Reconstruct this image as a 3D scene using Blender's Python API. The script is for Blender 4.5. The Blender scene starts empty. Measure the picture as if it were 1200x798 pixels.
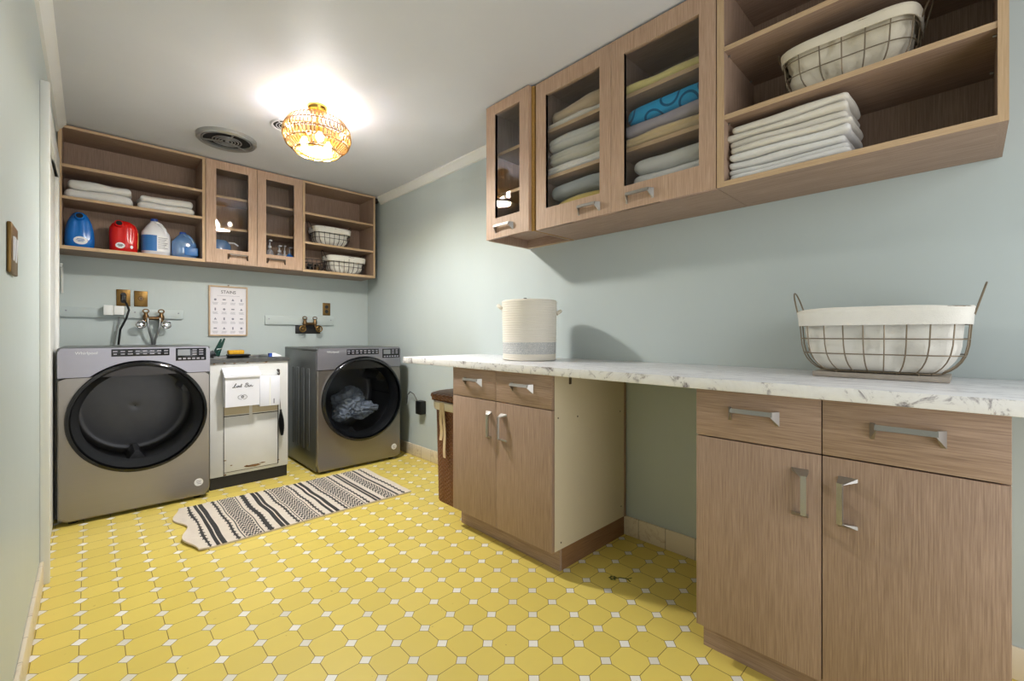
import bpy, bmesh, math, random
from mathutils import Vector, Matrix, noise
random.seed(7)
S = bpy.context.scene
COL = S.collection
PI = math.pi

# ------------------------------------------------------------------ camera, world, exposure
cam_d = bpy.data.cameras.new('camera')
cam = bpy.data.objects.new('camera', cam_d); COL.objects.link(cam)
cam_d.sensor_width = 36; cam_d.lens = 514.09 * 36 / 1200
cam_d.shift_y = -0.0054
cam.location = (0, 0, 1.06)
cam.rotation_euler = (PI / 2, 0, -math.radians(43.858))
cam_d.clip_start = 0.02
S.camera = cam
w = bpy.data.worlds.new('world'); S.world = w; w.use_nodes = True
w.node_tree.nodes['Background'].inputs[0].default_value = (0.97, 0.985, 1, 1)
w.node_tree.nodes['Background'].inputs[1].default_value = 0.3
S.view_settings.view_transform = 'Standard'
S.view_settings.look = 'None'
S.view_settings.gamma = 1
S.view_settings.use_curve_mapping = False
S.view_settings.exposure = 0.42
BULB = 480.0        # emission of the three ceiling bulbs
LOWER = 690.0       # emission of the disc added to the lamp's underside for room light
DOORWAY_FILL = 23.0      # added fill light, set in the opening behind the camera
CEIL = 2.405
XL, XR, YB, YF = -0.155, 2.06, 4.29, -0.8

ld = bpy.data.lights.new('doorway_fill', 'AREA'); ld.shape = 'RECTANGLE'
ld.size = 1.7; ld.size_y = 1.9; ld.energy = DOORWAY_FILL; ld.color = (0.97, 0.985, 1)
lo = bpy.data.objects.new('doorway_fill', ld); COL.objects.link(lo)
lo.location = (0.95, YF - 0.25, 1.15); lo.rotation_euler = (PI / 2, 0, 0)

# ------------------------------------------------------------------ materials
def lin(c):
    r = []
    for v in c:
        v = v / 255.0
        r.append(v / 12.92 if v <= 0.04045 else ((v + 0.055) / 1.055) ** 2.4)
    return (*r, 1)

class NT:
    def __init__(s, name):
        s.m = bpy.data.materials.new(name); s.m.use_nodes = True
        s.t = s.m.node_tree; s.p = s.t.nodes['Principled BSDF']; s.out = s.t.nodes['Material Output']
    def n(s, typ, **kw):
        nd = s.t.nodes.new(typ)
        for k, v in kw.items():
            if k.startswith('i_'):
                key = k[2:]
                key = int(key) if key.isdigit() else key.replace('_', ' ')
                s.set(nd.inputs[key], v)
            else:
                setattr(nd, k, v)
        return nd
    def set(s, sock, v):
        if isinstance(v, bpy.types.NodeSocket): s.t.links.new(v, sock)
        else: sock.default_value = v
    def math(s, op, a, b=0.0, c=0.0):
        nd = s.t.nodes.new('ShaderNodeMath'); nd.operation = op
        s.set(nd.inputs[0], a); s.set(nd.inputs[1], b); s.set(nd.inputs[2], c)
        return nd.outputs[0]
    def mix(s, f, a, b, blend='MIX'):
        nd = s.t.nodes.new('ShaderNodeMix'); nd.data_type = 'RGBA'; nd.blend_type = blend
        s.set(nd.inputs[0], f); s.set(nd.inputs[6], a); s.set(nd.inputs[7], b)
        return nd.outputs[2]
    def ramp(s, f, stops):
        nd = s.t.nodes.new('ShaderNodeValToRGB'); s.set(nd.inputs[0], f)
        e = nd.color_ramp.elements
        while len(e) < len(stops): e.new(0.5)
        for el, (p, c) in zip(e, stops): el.position = p; el.color = c
        return nd.outputs[0]
    def obj(s):
        return s.n('ShaderNodeTexCoord').outputs['Object']
    def noise(s, scale, detail=3, vec=None, rough=0.5, dist=0.0):
        nd = s.n('ShaderNodeTexNoise'); nd.inputs['Scale'].default_value = scale
        nd.inputs['Detail'].default_value = detail; nd.inputs['Roughness'].default_value = rough
        nd.inputs['Distortion'].default_value = dist
        s.t.links.new(vec if vec is not None else s.obj(), nd.inputs['Vector'])
        return nd.outputs['Fac']
    def map(s, vec, scale=(1, 1, 1), loc=(0, 0, 0)):
        nd = s.n('ShaderNodeMapping'); s.t.links.new(vec, nd.inputs['Vector'])
        nd.inputs['Scale'].default_value = scale; nd.inputs['Location'].default_value = loc
        return nd.outputs[0]
    def bump(s, h, strength=0.2, dist=0.005):
        nd = s.n('ShaderNodeBump'); nd.inputs['Strength'].default_value = strength
        nd.inputs['Distance'].default_value = dist; s.t.links.new(h, nd.inputs['Height'])
        s.t.links.new(nd.outputs[0], s.p.inputs['Normal'])
    def base(s, col, rough=0.5, metal=0.0, spec=0.5):
        s.set(s.p.inputs['Base Color'], col); s.set(s.p.inputs['Roughness'], rough)
        s.p.inputs['Metallic'].default_value = metal
        s.p.inputs['Specular IOR Level'].default_value = spec
        return s

def plain(name, rgb, rough=0.5, metal=0.0, var=0.06, scale=9, bump=0, bscale=120, spec=0.5):
    t = NT(name); c = lin(rgb)
    d = tuple(max(0, x * (1 - 2 * var)) for x in c[:3]) + (1,)
    f = t.noise(scale, 3)
    t.base(t.mix(f, d, tuple(min(1, x * (1 + var)) for x in c[:3]) + (1,)), rough, metal, spec)
    if bump: t.bump(t.noise(bscale, 2), bump, 0.003)
    return t.m

def wood(name, dark, light, axis='z', rough=0.5):
    t = NT(name)
    rnd = t.n('ShaderNodeObjectInfo').outputs['Random']
    off = t.n('ShaderNodeVectorMath', operation='SCALE'); off.inputs[0].default_value = (3.1, 5.7, 2.3)
    t.t.links.new(rnd, off.inputs['Scale'])
    ad = t.n('ShaderNodeVectorMath', operation='ADD')
    t.t.links.new(t.obj(), ad.inputs[0]); t.t.links.new(off.outputs[0], ad.inputs[1])
    sc = {'z': (330, 330, 9), 'y': (330, 9, 330), 'x': (9, 330, 330)}[axis]
    sc2 = {'z': (30, 30, 1.2), 'y': (30, 1.2, 30), 'x': (1.2, 30, 30)}[axis]
    f = t.noise(1, 5, t.map(ad.outputs[0], sc), 0.6)
    g = t.noise(1, 3, t.map(ad.outputs[0], sc2), 0.5, 0.6)
    h = t.math('ADD', t.math('MULTIPLY', f, 0.88), t.math('MULTIPLY', g, 0.12))
    col = t.ramp(h, [(0.28, lin(dark)), (0.5, lin([(a + b) / 2 for a, b in zip(dark, light)])), (0.72, lin(light))])
    t.base(col, rough, 0, 0.35)
    t.bump(f, 0.12, 0.001)
    return t.m

M = {}
WD, WL = (132, 108, 91), (178, 152, 132)
M['wood'] = wood('oak_laminate', WD, WL, 'z')
M['wood_y'] = wood('oak_laminate_along_wall', WD, WL, 'y')
M['wood_x'] = wood('oak_laminate_across', WD, WL, 'x')
M['edge_y'] = wood('oak_edge_along_wall', (176, 146, 112), (204, 176, 142), 'y')
M['edge_x'] = wood('oak_edge_across', (176, 146, 112), (204, 176, 142), 'x')
M['edge_z'] = wood('oak_edge_upright', (176, 146, 112), (204, 176, 142), 'z')
M['door_wood'] = wood('oak_door_light', (158, 128, 106), (204, 174, 150), 'z')
M['toe_x'] = wood('toe_board_raw', (118, 86, 58), (150, 114, 80), 'x', 0.6)
M['chip'] = plain('raw_chipboard', (190, 146, 78), 0.8, var=0.2, scale=160)
M['cream'] = plain('cream_melamine', (212, 200, 174), 0.5, var=0.03, scale=3)
M['white_paint'] = plain('white_paint', (226, 226, 222), 0.45, var=0.02)
M['white_metal'] = plain('white_enamel', (217, 218, 226), 0.35, var=0.015)
M['old_white'] = plain('worn_white_paint', (203, 203, 200), 0.45, var=0.05, scale=7)
M['black'] = plain('black_plastic', (18, 18, 19), 0.4)
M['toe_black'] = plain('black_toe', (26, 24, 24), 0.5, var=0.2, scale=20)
M['nickel'] = plain('brushed_nickel', (170, 167, 162), 0.4, 1.0, var=0.04, scale=200)
M['bronze'] = plain('dark_nickel', (120, 110, 100), 0.35, 1.0)
M['wire'] = plain('antique_wire', (132, 118, 98), 0.45, 0.5)
M['wire_dark'] = plain('dark_wire', (74, 68, 66), 0.45, 0.7)
M['brass'] = plain('aged_brass', (122, 94, 50), 0.4, 0.8, var=0.15, scale=40)
M['old_brass'] = plain('tarnished_brass', (118, 92, 62), 0.35, 0.9, var=0.2, scale=60)
M['gold'] = plain('gold', (214, 172, 84), 0.2, 1.0)
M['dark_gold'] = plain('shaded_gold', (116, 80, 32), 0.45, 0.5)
M['chrome'] = plain('chrome', (190, 190, 190), 0.15, 1.0)
M['hose'] = plain('braided_hose', (150, 152, 152), 0.35, 0.8, bump=0.3, bscale=600)
M['base_grey'] = plain('grey_wood_base', (158, 148, 136), 0.6, var=0.1, scale=40)
def steel(name, rgb, rough, axis):
    t = NT(name)
    sc = {'x': (3, 200, 200), 'z': (200, 200, 3)}[axis]
    f = t.noise(1, 3, t.map(t.obj(), sc))
    c = lin(rgb)
    t.base(t.mix(f, tuple(x * 0.92 for x in c[:3]) + (1,), c), rough, 0.85, 0.5)
    return t.m
M['steel'] = steel('brushed_chrome_shadow', (142, 137, 132), 0.3, 'x')
M['steel_top'] = steel('satin_fascia', (150, 148, 156), 0.36, 'x')
M['steel_side'] = plain('painted_side', (92, 94, 94), 0.3, 0.5)
M['drum'] = plain('drum_steel', (158, 158, 158), 0.35, 0.85)
M['dark_cavity'] = plain('door_boot_rubber', (40, 41, 43), 0.5)
M['boot_grey'] = plain('grey_door_boot', (104, 106, 108), 0.45)
M['gloss_black'] = plain('gloss_black', (14, 15, 17), 0.12)
M['display'] = plain('display_glass', (30, 32, 36), 0.1)
M['lcd'] = plain('lcd', (120, 124, 128), 0.2)
M['print_light'] = plain('light_print', (205, 206, 208), 0.5)
M['print_dark'] = plain('dark_print', (52, 50, 58), 0.6)
M['print_grey'] = plain('grey_print', (140, 138, 150), 0.6)
M['paper'] = plain('paper', (232, 228, 232), 0.7, var=0.01)
M['frame_oak'] = plain('pale_frame', (196, 168, 134), 0.5, var=0.08, scale=30)
M['sticker'] = plain('sticker', (222, 222, 224), 0.5)
M['band_beige'] = plain('plain_beige', (184, 172, 146), 0.6)
M['chips'] = plain('chipped_paint', (128, 94, 58), 0.8, var=0.3, scale=90)

def glass_mat(name, tint, gloss=0.06, rough=0.02, ior=1.45, gcol=(1, 1, 1, 1), body=None):
    t = NT(name); t.t.nodes.remove(t.p)
    tr = t.n('ShaderNodeBsdfTransparent'); tr.inputs[0].default_value = (*tint, 1)
    gl = t.n('ShaderNodeBsdfGlossy'); gl.inputs['Roughness'].default_value = rough
    gl.inputs[0].default_value = gcol
    fr = t.n('ShaderNodeFresnel'); fr.inputs[0].default_value = ior
    bf = t.math('SUBTRACT', 1.0, t.n('ShaderNodeNewGeometry').outputs['Backfacing'])
    f = t.math('MULTIPLY', t.math('ADD', fr.outputs[0], gloss), bf)
    mx = t.n('ShaderNodeMixShader'); t.set(mx.inputs[0], f)
    src = tr.outputs[0]
    if body:
        df = t.n('ShaderNodeBsdfDiffuse'); df.inputs[0].default_value = lin(body[0])
        mb = t.n('ShaderNodeMixShader'); mb.inputs[0].default_value = body[1]
        t.t.links.new(tr.outputs[0], mb.inputs[1]); t.t.links.new(df.outputs[0], mb.inputs[2]); src = mb.outputs[0]
    t.t.links.new(src, mx.inputs[1]); t.t.links.new(gl.outputs[0], mx.inputs[2])
    t.t.links.new(mx.outputs[0], t.out.inputs[0])
    return t.m
M['glass'] = glass_mat('cabinet_glass', (0.95, 0.95, 0.95), 0.0)
M['door_glass'] = glass_mat('smoked_door_glass', (0.5, 0.51, 0.53), 0.05, 0.03)
M['door_glass_dark'] = glass_mat('dark_door_glass', (0.46, 0.46, 0.47), 0.12, 0.06)
M['bottle_clear'] = glass_mat('clear_plastic', (0.78, 0.78, 0.82), 0.14, 0.1, body=((215, 214, 222), 0.4))
M['jug_blue_clear'] = glass_mat('clear_blue_plastic', (0.30, 0.52, 0.85), 0.12, 0.12, body=((110, 158, 214), 0.6))

def towel_mat(name, rgb, var=0.05):
    t = NT(name); c = lin(rgb)
    f = t.noise(30, 4)
    t.base(t.mix(f, tuple(x * (1 - 2 * var) for x in c[:3]) + (1,), tuple(min(1, x * (1 + var)) for x in c[:3]) + (1,)), 0.95, 0, 0.1)
    t.p.inputs['Sheen Weight'].default_value = 0.25
    t.bump(t.noise(420, 2), 0.5, 0.003)
    return t.m
M['t_white'] = towel_mat('white_terry', (228, 226, 222))
M['t_cream'] = towel_mat('off_white_terry', (222, 216, 204))
M['t_sage'] = towel_mat('pale_sage_terry', (202, 202, 197))
M['t_sage2'] = towel_mat('pale_khaki_terry', (196, 193, 180))
M['t_grey'] = towel_mat('blue_grey_terry', (158, 164, 166))
M['t_lav'] = towel_mat('lavender_grey_terry', (166, 160, 168))
M['t_yellow'] = towel_mat('mustard_terry', (206, 182, 96))
M['t_pale_yellow'] = towel_mat('pale_yellow_terry', (222, 208, 140))
M['t_tan'] = towel_mat('tan_terry', (208, 184, 144))
M['t_beige'] = towel_mat('beige_terry', (196, 176, 148))
M['linen'] = towel_mat('cotton_liner', (228, 224, 214), 0.03)
M['linen2'] = towel_mat('cream_liner', (222, 212, 192), 0.03)
M['denim'] = towel_mat('denim', (196, 206, 220), 0.12)
M['ribbon'] = towel_mat('cream_ribbon', (206, 184, 148), 0.04)

def blue_towel():
    t = NT('blue_print_terry')
    o = t.obj(); sep = t.n('ShaderNodeSeparateXYZ'); t.t.links.new(o, sep.inputs[0])
    x, y, z = sep.outputs
    v = t.n('ShaderNodeCombineXYZ'); t.set(v.inputs[0], t.math('MULTIPLY', x, 9.0)); t.set(v.inputs[1], t.math('MULTIPLY', t.math('SUBTRACT', z, t.math('MULTIPLY', y, 0.6)), 8.0))
    vo = t.n('ShaderNodeTexVoronoi'); vo.inputs['Scale'].default_value = 1.0; vo.voronoi_dimensions = '2D'
    t.t.links.new(v.outputs[0], vo.inputs['Vector'])
    d = vo.outputs['Distance']
    ring = t.math('LESS_THAN', t.math('ABSOLUTE', t.math('SUBTRACT', d, 0.36)), 0.045)
    c = t.mix(ring, lin((48, 160, 212)), lin((22, 96, 140)))
    t.base(c, 0.95, 0, 0.1); t.bump(t.noise(420, 2), 0.5, 0.003)
    return t.m
M['t_blue'] = blue_towel()

def wall_mat(name, rgb):
    t = NT(name); c = lin(rgb)
    f = t.noise(2.2, 4, t.map(t.obj(), (1, 1, 0.4)))
    t.base(t.mix(f, tuple(x * 0.94 for x in c[:3]) + (1,), tuple(x * 1.05 for x in c[:3]) + (1,)), 0.42, 0, 0.4)
    t.bump(t.noise(14, 3, t.map(t.obj(), (1, 1, 0.35))), 0.12, 0.01)
    return t.m
M['wall'] = wall_mat('sage_wall_paint', (185, 194, 192))
def ceil_mat():
    t = NT('ceiling_paint')
    f = t.noise(3, 4)
    t.base(t.mix(f, lin((208, 209, 214)), lin((215, 216, 221))), 0.5, 0, 0.3)
    t.bump(t.noise(7, 4, t.map(t.obj(), (0.5, 2.0, 1))), 0.25, 0.012)
    return t.m
M['ceil'] = ceil_mat()

def floor_mat():
    t = NT('octagon_dot_tile')
    geo = t.n('ShaderNodeNewGeometry'); sep = t.n('ShaderNodeSeparateXYZ'); t.t.links.new(geo.outputs['Position'], sep.inputs[0])
    PX, PY = 0.1125, 0.109
    u = t.math('DIVIDE', t.math('ADD', sep.outputs[0], 0.028), PX)
    v = t.math('DIVIDE', t.math('SUBTRACT', sep.outputs[1], 1.036), PY)
    fu = t.math('ABSOLUTE', t.math('SUBTRACT', t.math('FRACT', t.math('ADD', u, 100.5)), 0.5))
    fv = t.math('ABSOLUTE', t.math('SUBTRACT', t.math('FRACT', t.math('ADD', v, 100.5)), 0.5))
    d = t.math('ADD', fu, fv)
    s, g, gl = 0.205, 0.013, 0.011
    white = t.math('LESS_THAN', d, s)
    line = t.math('LESS_THAN', t.math('MINIMUM', fu, fv), gl)
    ring = t.math('LESS_THAN', t.math('ABSOLUTE', t.math('SUBTRACT', d, s)), g)
    grout = t.math('MAXIMUM', ring, t.math('MULTIPLY', line, t.math('SUBTRACT', 1.0, white)))
    cell = t.n('ShaderNodeCombineXYZ'); t.set(cell.inputs[0], t.math('FLOOR', u)); t.set(cell.inputs[1], t.math('FLOOR', v))
    wn = t.n('ShaderNodeTexWhiteNoise', noise_dimensions='2D'); t.t.links.new(cell.outputs[0], wn.inputs['Vector'])
    cell2 = t.n('ShaderNodeCombineXYZ'); t.set(cell2.inputs[0], t.math('ROUND', u)); t.set(cell2.inputs[1], t.math('ROUND', v))
    wn2 = t.n('ShaderNodeTexWhiteNoise', noise_dimensions='2D'); t.t.links.new(cell2.outputs[0], wn2.inputs['Vector'])
    pos = geo.outputs['Position']
    mott = t.noise(22, 4, pos)
    yel = t.mix(wn.outputs['Value'], lin((212, 190, 92)), lin((221, 199, 100)))
    yel = t.mix(t.math('MULTIPLY', mott, 0.35), yel, lin((204, 182, 104)))
    wh = t.mix(wn2.outputs['Value'], lin((212, 206, 192)), lin((232, 228, 220)))
    stain = t.math('GREATER_THAN', t.noise(55, 3, pos), 0.735)
    col = t.mix(white, yel, wh)
    gcol = t.mix(t.noise(6, 2, pos), lin((146, 120, 52)), lin((106, 90, 52)))
    col = t.mix(grout, col, gcol)
    col = t.mix(t.math('MULTIPLY', stain, 0.45), col, lin((140, 112, 60)))
    t.base(col, 0.38, 0, 0.4)
    h = t.math('SUBTRACT', t.math('MULTIPLY', mott, 0.15), grout)
    t.bump(h, 0.25, 0.002)
    return t.m
M['floor'] = floor_mat()

def marble():
    t = NT('white_marble_laminate')
    o = t.obj()
    mp = t.map(o, (5.5, 1.3, 3))
    n1 = t.noise(2.0, 8, mp, 0.65, 1.4)
    vein = t.ramp(t.math('ABSOLUTE', t.math('SUBTRACT', n1, 0.5)), [(0.0, lin((188, 187, 192))), (0.012, lin((208, 208, 211))), (0.05, lin((226, 226, 228))), (0.2, lin((231, 231, 232)))])
    n2 = t.noise(11, 7, o, 0.72, 1.6)
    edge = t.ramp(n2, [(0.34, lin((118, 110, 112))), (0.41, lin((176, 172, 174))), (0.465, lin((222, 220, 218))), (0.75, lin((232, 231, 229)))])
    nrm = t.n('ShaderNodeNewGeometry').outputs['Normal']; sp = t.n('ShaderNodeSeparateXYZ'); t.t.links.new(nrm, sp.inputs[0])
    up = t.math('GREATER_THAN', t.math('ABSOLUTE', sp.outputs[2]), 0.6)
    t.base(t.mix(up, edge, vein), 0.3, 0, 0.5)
    return t.m
M['marble'] = marble()

def stone_tile():
    t = NT('beige_stone_skirting')
    pos = t.n('ShaderNodeNewGeometry').outputs['Position']; sp = t.n('ShaderNodeSeparateXYZ'); t.t.links.new(pos, sp.inputs[0])
    u = t.math('DIVIDE', sp.outputs[1], 0.148)
    joint = t.math('LESS_THAN', t.math('FRACT', t.math('ADD', u, 50.0)), 0.02)
    wn = t.n('ShaderNodeTexWhiteNoise', noise_dimensions='1D'); t.set(wn.inputs['W'], t.math('FLOOR', t.math('ADD', u, 50.0)))
    vein = t.noise(26, 6, pos, 0.65, 0.8)
    strong = t.math('GREATER_THAN', wn.outputs['Value'], 0.45)
    patt = t.math('MULTIPLY', t.math('SMOOTH_MAX', t.math('MULTIPLY', t.math('SUBTRACT', 0.5, vein), 4.0), 0.0, 0.1), t.math('MULTIPLY', strong, 0.7))
    c = t.mix(patt, lin((220, 206, 182)), lin((166, 130, 94)))
    c = t.mix(joint, c, lin((150, 134, 112)))
    t.base(c, 0.35); return t.m
M['skirting'] = stone_tile()

def wicker_mat():
    t = NT('brown_wicker')
    o = t.obj(); sp = t.n('ShaderNodeSeparateXYZ'); t.t.links.new(o, sp.inputs[0])
    a = t.math('ADD', t.math('MULTIPLY', sp.outputs[0], 1), t.math('MULTIPLY', sp.outputs[1], 1))
    row = t.math('MULTIPLY', sp.outputs[2], 82.5)
    par = t.math('MULTIPLY', t.math('MODULO', t.math('FLOOR', row), 2.0), PI)
    over = t.math('MULTIPLY_ADD', t.math('SINE', t.math('ADD', t.math('MULTIPLY', a, 150), par)), 0.5, 0.5)
    strand = t.math('ABSOLUTE', t.math('SINE', t.math('MULTIPLY', row, PI)))
    h = t.math('MULTIPLY', over, strand)
    c = t.mix(t.noise(60, 3), lin((86, 50, 28)), lin((150, 98, 60)))
    c = t.mix(t.math('LESS_THAN', strand, 0.15), c, lin((52, 26, 16)))
    t.base(c, 0.42, 0, 0.5); t.bump(h, 0.9, 0.006)
    return t.m
M['wicker'] = wicker_mat()

def rope_mat():
    t = NT('cotton_rope_two_tone')
    o = t.obj(); sp = t.n('ShaderNodeSeparateXYZ'); t.t.links.new(o, sp.inputs[0])
    z = sp.outputs[2]
    band = t.math('MULTIPLY', t.math('GREATER_THAN', z, 0.035), t.math('LESS_THAN', z, 0.098))
    fl = t.noise(300, 2)
    gre = t.mix(t.math('GREATER_THAN', fl, 0.5), lin((176, 178, 178)), lin((210, 208, 204)))
    c = t.mix(band, lin((226, 219, 206)), gre)
    t.base(c, 0.9, 0, 0.15); t.bump(fl, 0.5, 0.003)
    return t.m
M['rope'] = rope_mat()

def emit(name, rgb, st):
    t = NT(name); t.t.nodes.remove(t.p)
    e = t.n('ShaderNodeEmission'); e.inputs[0].default_value = (*rgb, 1); e.inputs[1].default_value = st
    t.t.links.new(e.outputs[0], t.out.inputs[0]); return t.m
M['bulb'] = emit('lit_bulb', (0.95, 1.0, 1.2), BULB)
M['fill_disc'] = emit('fill_disc', (0.975, 0.985, 1.02), LOWER)
def crystal_mat():
    t = NT('amber_crystal'); t.t.nodes.remove(t.p)
    tr = t.n('ShaderNodeBsdfTransparent'); tr.inputs[0].default_value = (1, 0.93, 0.74, 1)
    gl = t.n('ShaderNodeBsdfGlossy'); gl.inputs[0].default_value = (0.95, 0.74, 0.36, 1); gl.inputs['Roughness'].default_value = 0.2
    m2 = t.n('ShaderNodeMixShader'); m2.inputs[0].default_value = 0.4
    t.t.links.new(tr.outputs[0], m2.inputs[1]); t.t.links.new(gl.outputs[0], m2.inputs[2])
    t.t.links.new(m2.outputs[0], t.out.inputs[0]); return t.m
M['crystal'] = crystal_mat()
def frosted():
    t = NT('frosted_diffuser'); t.t.nodes.remove(t.p)
    a = t.n('ShaderNodeBsdfTranslucent'); a.inputs[0].default_value = (0.8, 0.8, 0.8, 1)
    b = t.n('ShaderNodeBsdfDiffuse'); b.inputs[0].default_value = (0.5, 0.45, 0.36, 1)
    mx = t.n('ShaderNodeMixShader'); mx.inputs[0].default_value = 0.55
    t.t.links.new(a.outputs[0], mx.inputs[1]); t.t.links.new(b.outputs[0], mx.inputs[2]); t.t.links.new(mx.outputs[0], t.out.inputs[0]); return t.m
M['frosted'] = frosted()
M['p_blue'] = plain('blue_hdpe', (22, 110, 196), 0.25, var=0.04)
M['p_red'] = plain('red_hdpe', (206, 22, 18), 0.25, var=0.04)
M['p_white'] = plain('milky_hdpe', (226, 226, 232), 0.3, var=0.02)
M['label_blue'] = plain('blue_label', (46, 110, 178), 0.4)
M['label_white'] = plain('white_label', (236, 236, 238), 0.4)
M['label_yellow'] = plain('yellow_label', (214, 170, 60), 0.4)
M['cap_blue'] = plain('blue_cap', (34, 74, 160), 0.35)
M['sponge'] = plain('yellow_sponge', (222, 166, 42), 0.9, var=0.15, scale=80, bump=0.6, bscale=200)
M['green_plastic'] = plain('dark_green_plastic', (20, 62, 52), 0.35)
M['cloth_dark'] = towel_mat('dark_rag', (70, 74, 76), 0.15)
M['sink_top'] = plain('worn_dark_sink_top', (84, 84, 82), 0.35, 0.3, var=0.3, scale=25)
M['twig'] = plain('dry_sprig', (84, 88, 40), 0.8)

# ------------------------------------------------------------------ mesh helpers
class MB:
    def __init__(s): s.bm = bmesh.new()
    def box(s, x0, x1, y0, y1, z0, z1, bev=0.0, mi=0, edge=None, emi=1):
        """a board; faces looking along `edge` ('-x','-y',...) get material index emi"""
        x0, x1 = min(x0, x1), max(x0, x1); y0, y1 = min(y0, y1), max(y0, y1); z0, z1 = min(z0, z1), max(z0, z1)
        vs = [s.bm.verts.new(p) for p in ((x0, y0, z0), (x1, y0, z0), (x1, y1, z0), (x0, y1, z0), (x0, y0, z1), (x1, y0, z1), (x1, y1, z1), (x0, y1, z1))]
        fs = []
        for idx, nm in (((3, 2, 1, 0), '-z'), ((4, 5, 6, 7), '+z'), ((0, 1, 5, 4), '-y'), ((2, 3, 7, 6), '+y'), ((1, 2, 6, 5), '+x'), ((3, 0, 4, 7), '-x')):
            f = s.bm.faces.new([vs[i] for i in idx]); f.material_index = emi if edge and nm in edge.split() else mi
            fs.append(f)
        if bev:
            es = list({e for f in fs for e in f.edges})
            bmesh.ops.bevel(s.bm, geom=es, offset=bev, segments=2, affect='EDGES', profile=0.5)
        return s
    def ring(s, pts): return [s.bm.verts.new(p) for p in pts]
    def loft(s, rings, caps=(True, True), closed=False, mi=0):
        R = [s.ring(r) for r in rings]; n = len(R[0])
        pairs = list(zip(R[:-1], R[1:])) + ([(R[-1], R[0])] if closed else [])
        for a, b in pairs:
            for i in range(n):
                j = (i + 1) % n
                try: s.bm.faces.new((a[i], a[j], b[j], b[i])).material_index = mi
                except ValueError: pass
        if not closed:
            if caps[0]: s.bm.faces.new(R[0][::-1]).material_index = mi
            if caps[1]: s.bm.faces.new(R[-1]).material_index = mi
        return s
    def tube(s, pts, r, n=8, closed=False, mi=0, flat=1.0):
        P = [Vector(p) for p in pts]; m = len(P); rings = []
        up = None
        for i, p in enumerate(P):
            if closed: t = (P[(i + 1) % m] - P[i - 1]).normalized()
            else: t = (P[min(i + 1, m - 1)] - P[max(i - 1, 0)]).normalized()
            if up is None:
                up = Vector((0, 0, 1)) if abs(t.z) < 0.9 else Vector((1, 0, 0))
            a = (up - t * up.dot(t))
            if a.length < 1e-6: a = t.orthogonal()
            a.normalize(); b = t.cross(a); up = a
            rr = r[i] if isinstance(r, (list, tuple)) else r
            rings.append([p + a * (rr * math.cos(2 * PI * k / n)) + b * (rr * flat * math.sin(2 * PI * k / n)) for k in range(n)])
        return s.loft(rings, closed=closed, mi=mi)
    def lathe(s, prof, c=(0, 0, 0), n=32, sx=1, sy=1, axis='z', caps=(True, True), mi=0):
        rings = []
        for r, h in prof:
            ring = []
            for k in range(n):
                a = 2 * PI * k / n; x, y = r * sx * math.cos(a), r * sy * math.sin(a)
                if axis == 'z': q = (x, y, h)
                elif axis == 'y': q = (x, h, -y)
                else: q = (h, x, y)
                ring.append((c[0] + q[0], c[1] + q[1], c[2] + q[2]))
            rings.append(ring)
        return s.loft(rings, caps=caps, mi=mi)
    def hull(s, pts, mi=0):
        vs = [s.bm.verts.new(p) for p in pts]
        r = bmesh.ops.convex_hull(s.bm, input=vs)
        for g in r['geom']:
            if isinstance(g, bmesh.types.BMFace): g.material_index = mi
        return s
    def poly(s, pts, mi=0):
        s.bm.faces.new([s.bm.verts.new(p) for p in pts]).material_index = mi; return s
    def text(s, body, size, place, thick=0.0004, mi=0):
        """lettering: glyphs in the local x-z plane, facing -y, centred; place maps (x, depth, z) to a point"""
        cu = bpy.data.curves.new('lettering', 'FONT'); cu.body = body; cu.size = size; cu.align_x = 'CENTER'; cu.align_y = 'CENTER'; cu.extrude = thick
        ob = bpy.data.objects.new('lettering', cu); COL.objects.link(ob)
        dg = bpy.context.evaluated_depsgraph_get(); me = ob.evaluated_get(dg).to_mesh()
        vs = [s.bm.verts.new(place(v.co.x, v.co.z, v.co.y)) for v in me.vertices]
        for p in me.polygons:
            try: s.bm.faces.new([vs[i] for i in p.vertices]).material_index = mi
            except ValueError: pass
        bpy.data.objects.remove(ob); bpy.data.curves.remove(cu)
        return s
    def build(s, name, mats, parent=None, world=True, sharp=40, kind=None):
        bm = s.bm
        bmesh.ops.remove_doubles(bm, verts=bm.verts, dist=1e-5)
        bmesh.ops.recalc_face_normals(bm, faces=bm.faces)
        for f in bm.faces: f.smooth = True
        for e in bm.edges:
            if len(e.link_faces) == 2 and e.calc_face_angle(0) > math.radians(sharp): e.smooth = False
        if parent is not None and world: off = wloc(parent)
        elif parent is None and world:
            xs = [v.co for v in bm.verts]
            off = Vector(((min(v.x for v in xs) + max(v.x for v in xs)) / 2, (min(v.y for v in xs) + max(v.y for v in xs)) / 2, min(v.z for v in xs)))
        else: off = Vector((0, 0, 0))
        for v in bm.verts: v.co -= off
        me = bpy.data.meshes.new(name); bm.to_mesh(me); bm.free()
        if not isinstance(mats, (list, tuple)): mats = [mats]
        for m in mats: me.materials.append(M[m] if isinstance(m, str) else m)
        o = bpy.data.objects.new(name, me); COL.objects.link(o)
        if parent is not None: o.parent = parent
        else: o.location = off
        if kind: o['kind'] = kind
        return o

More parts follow.
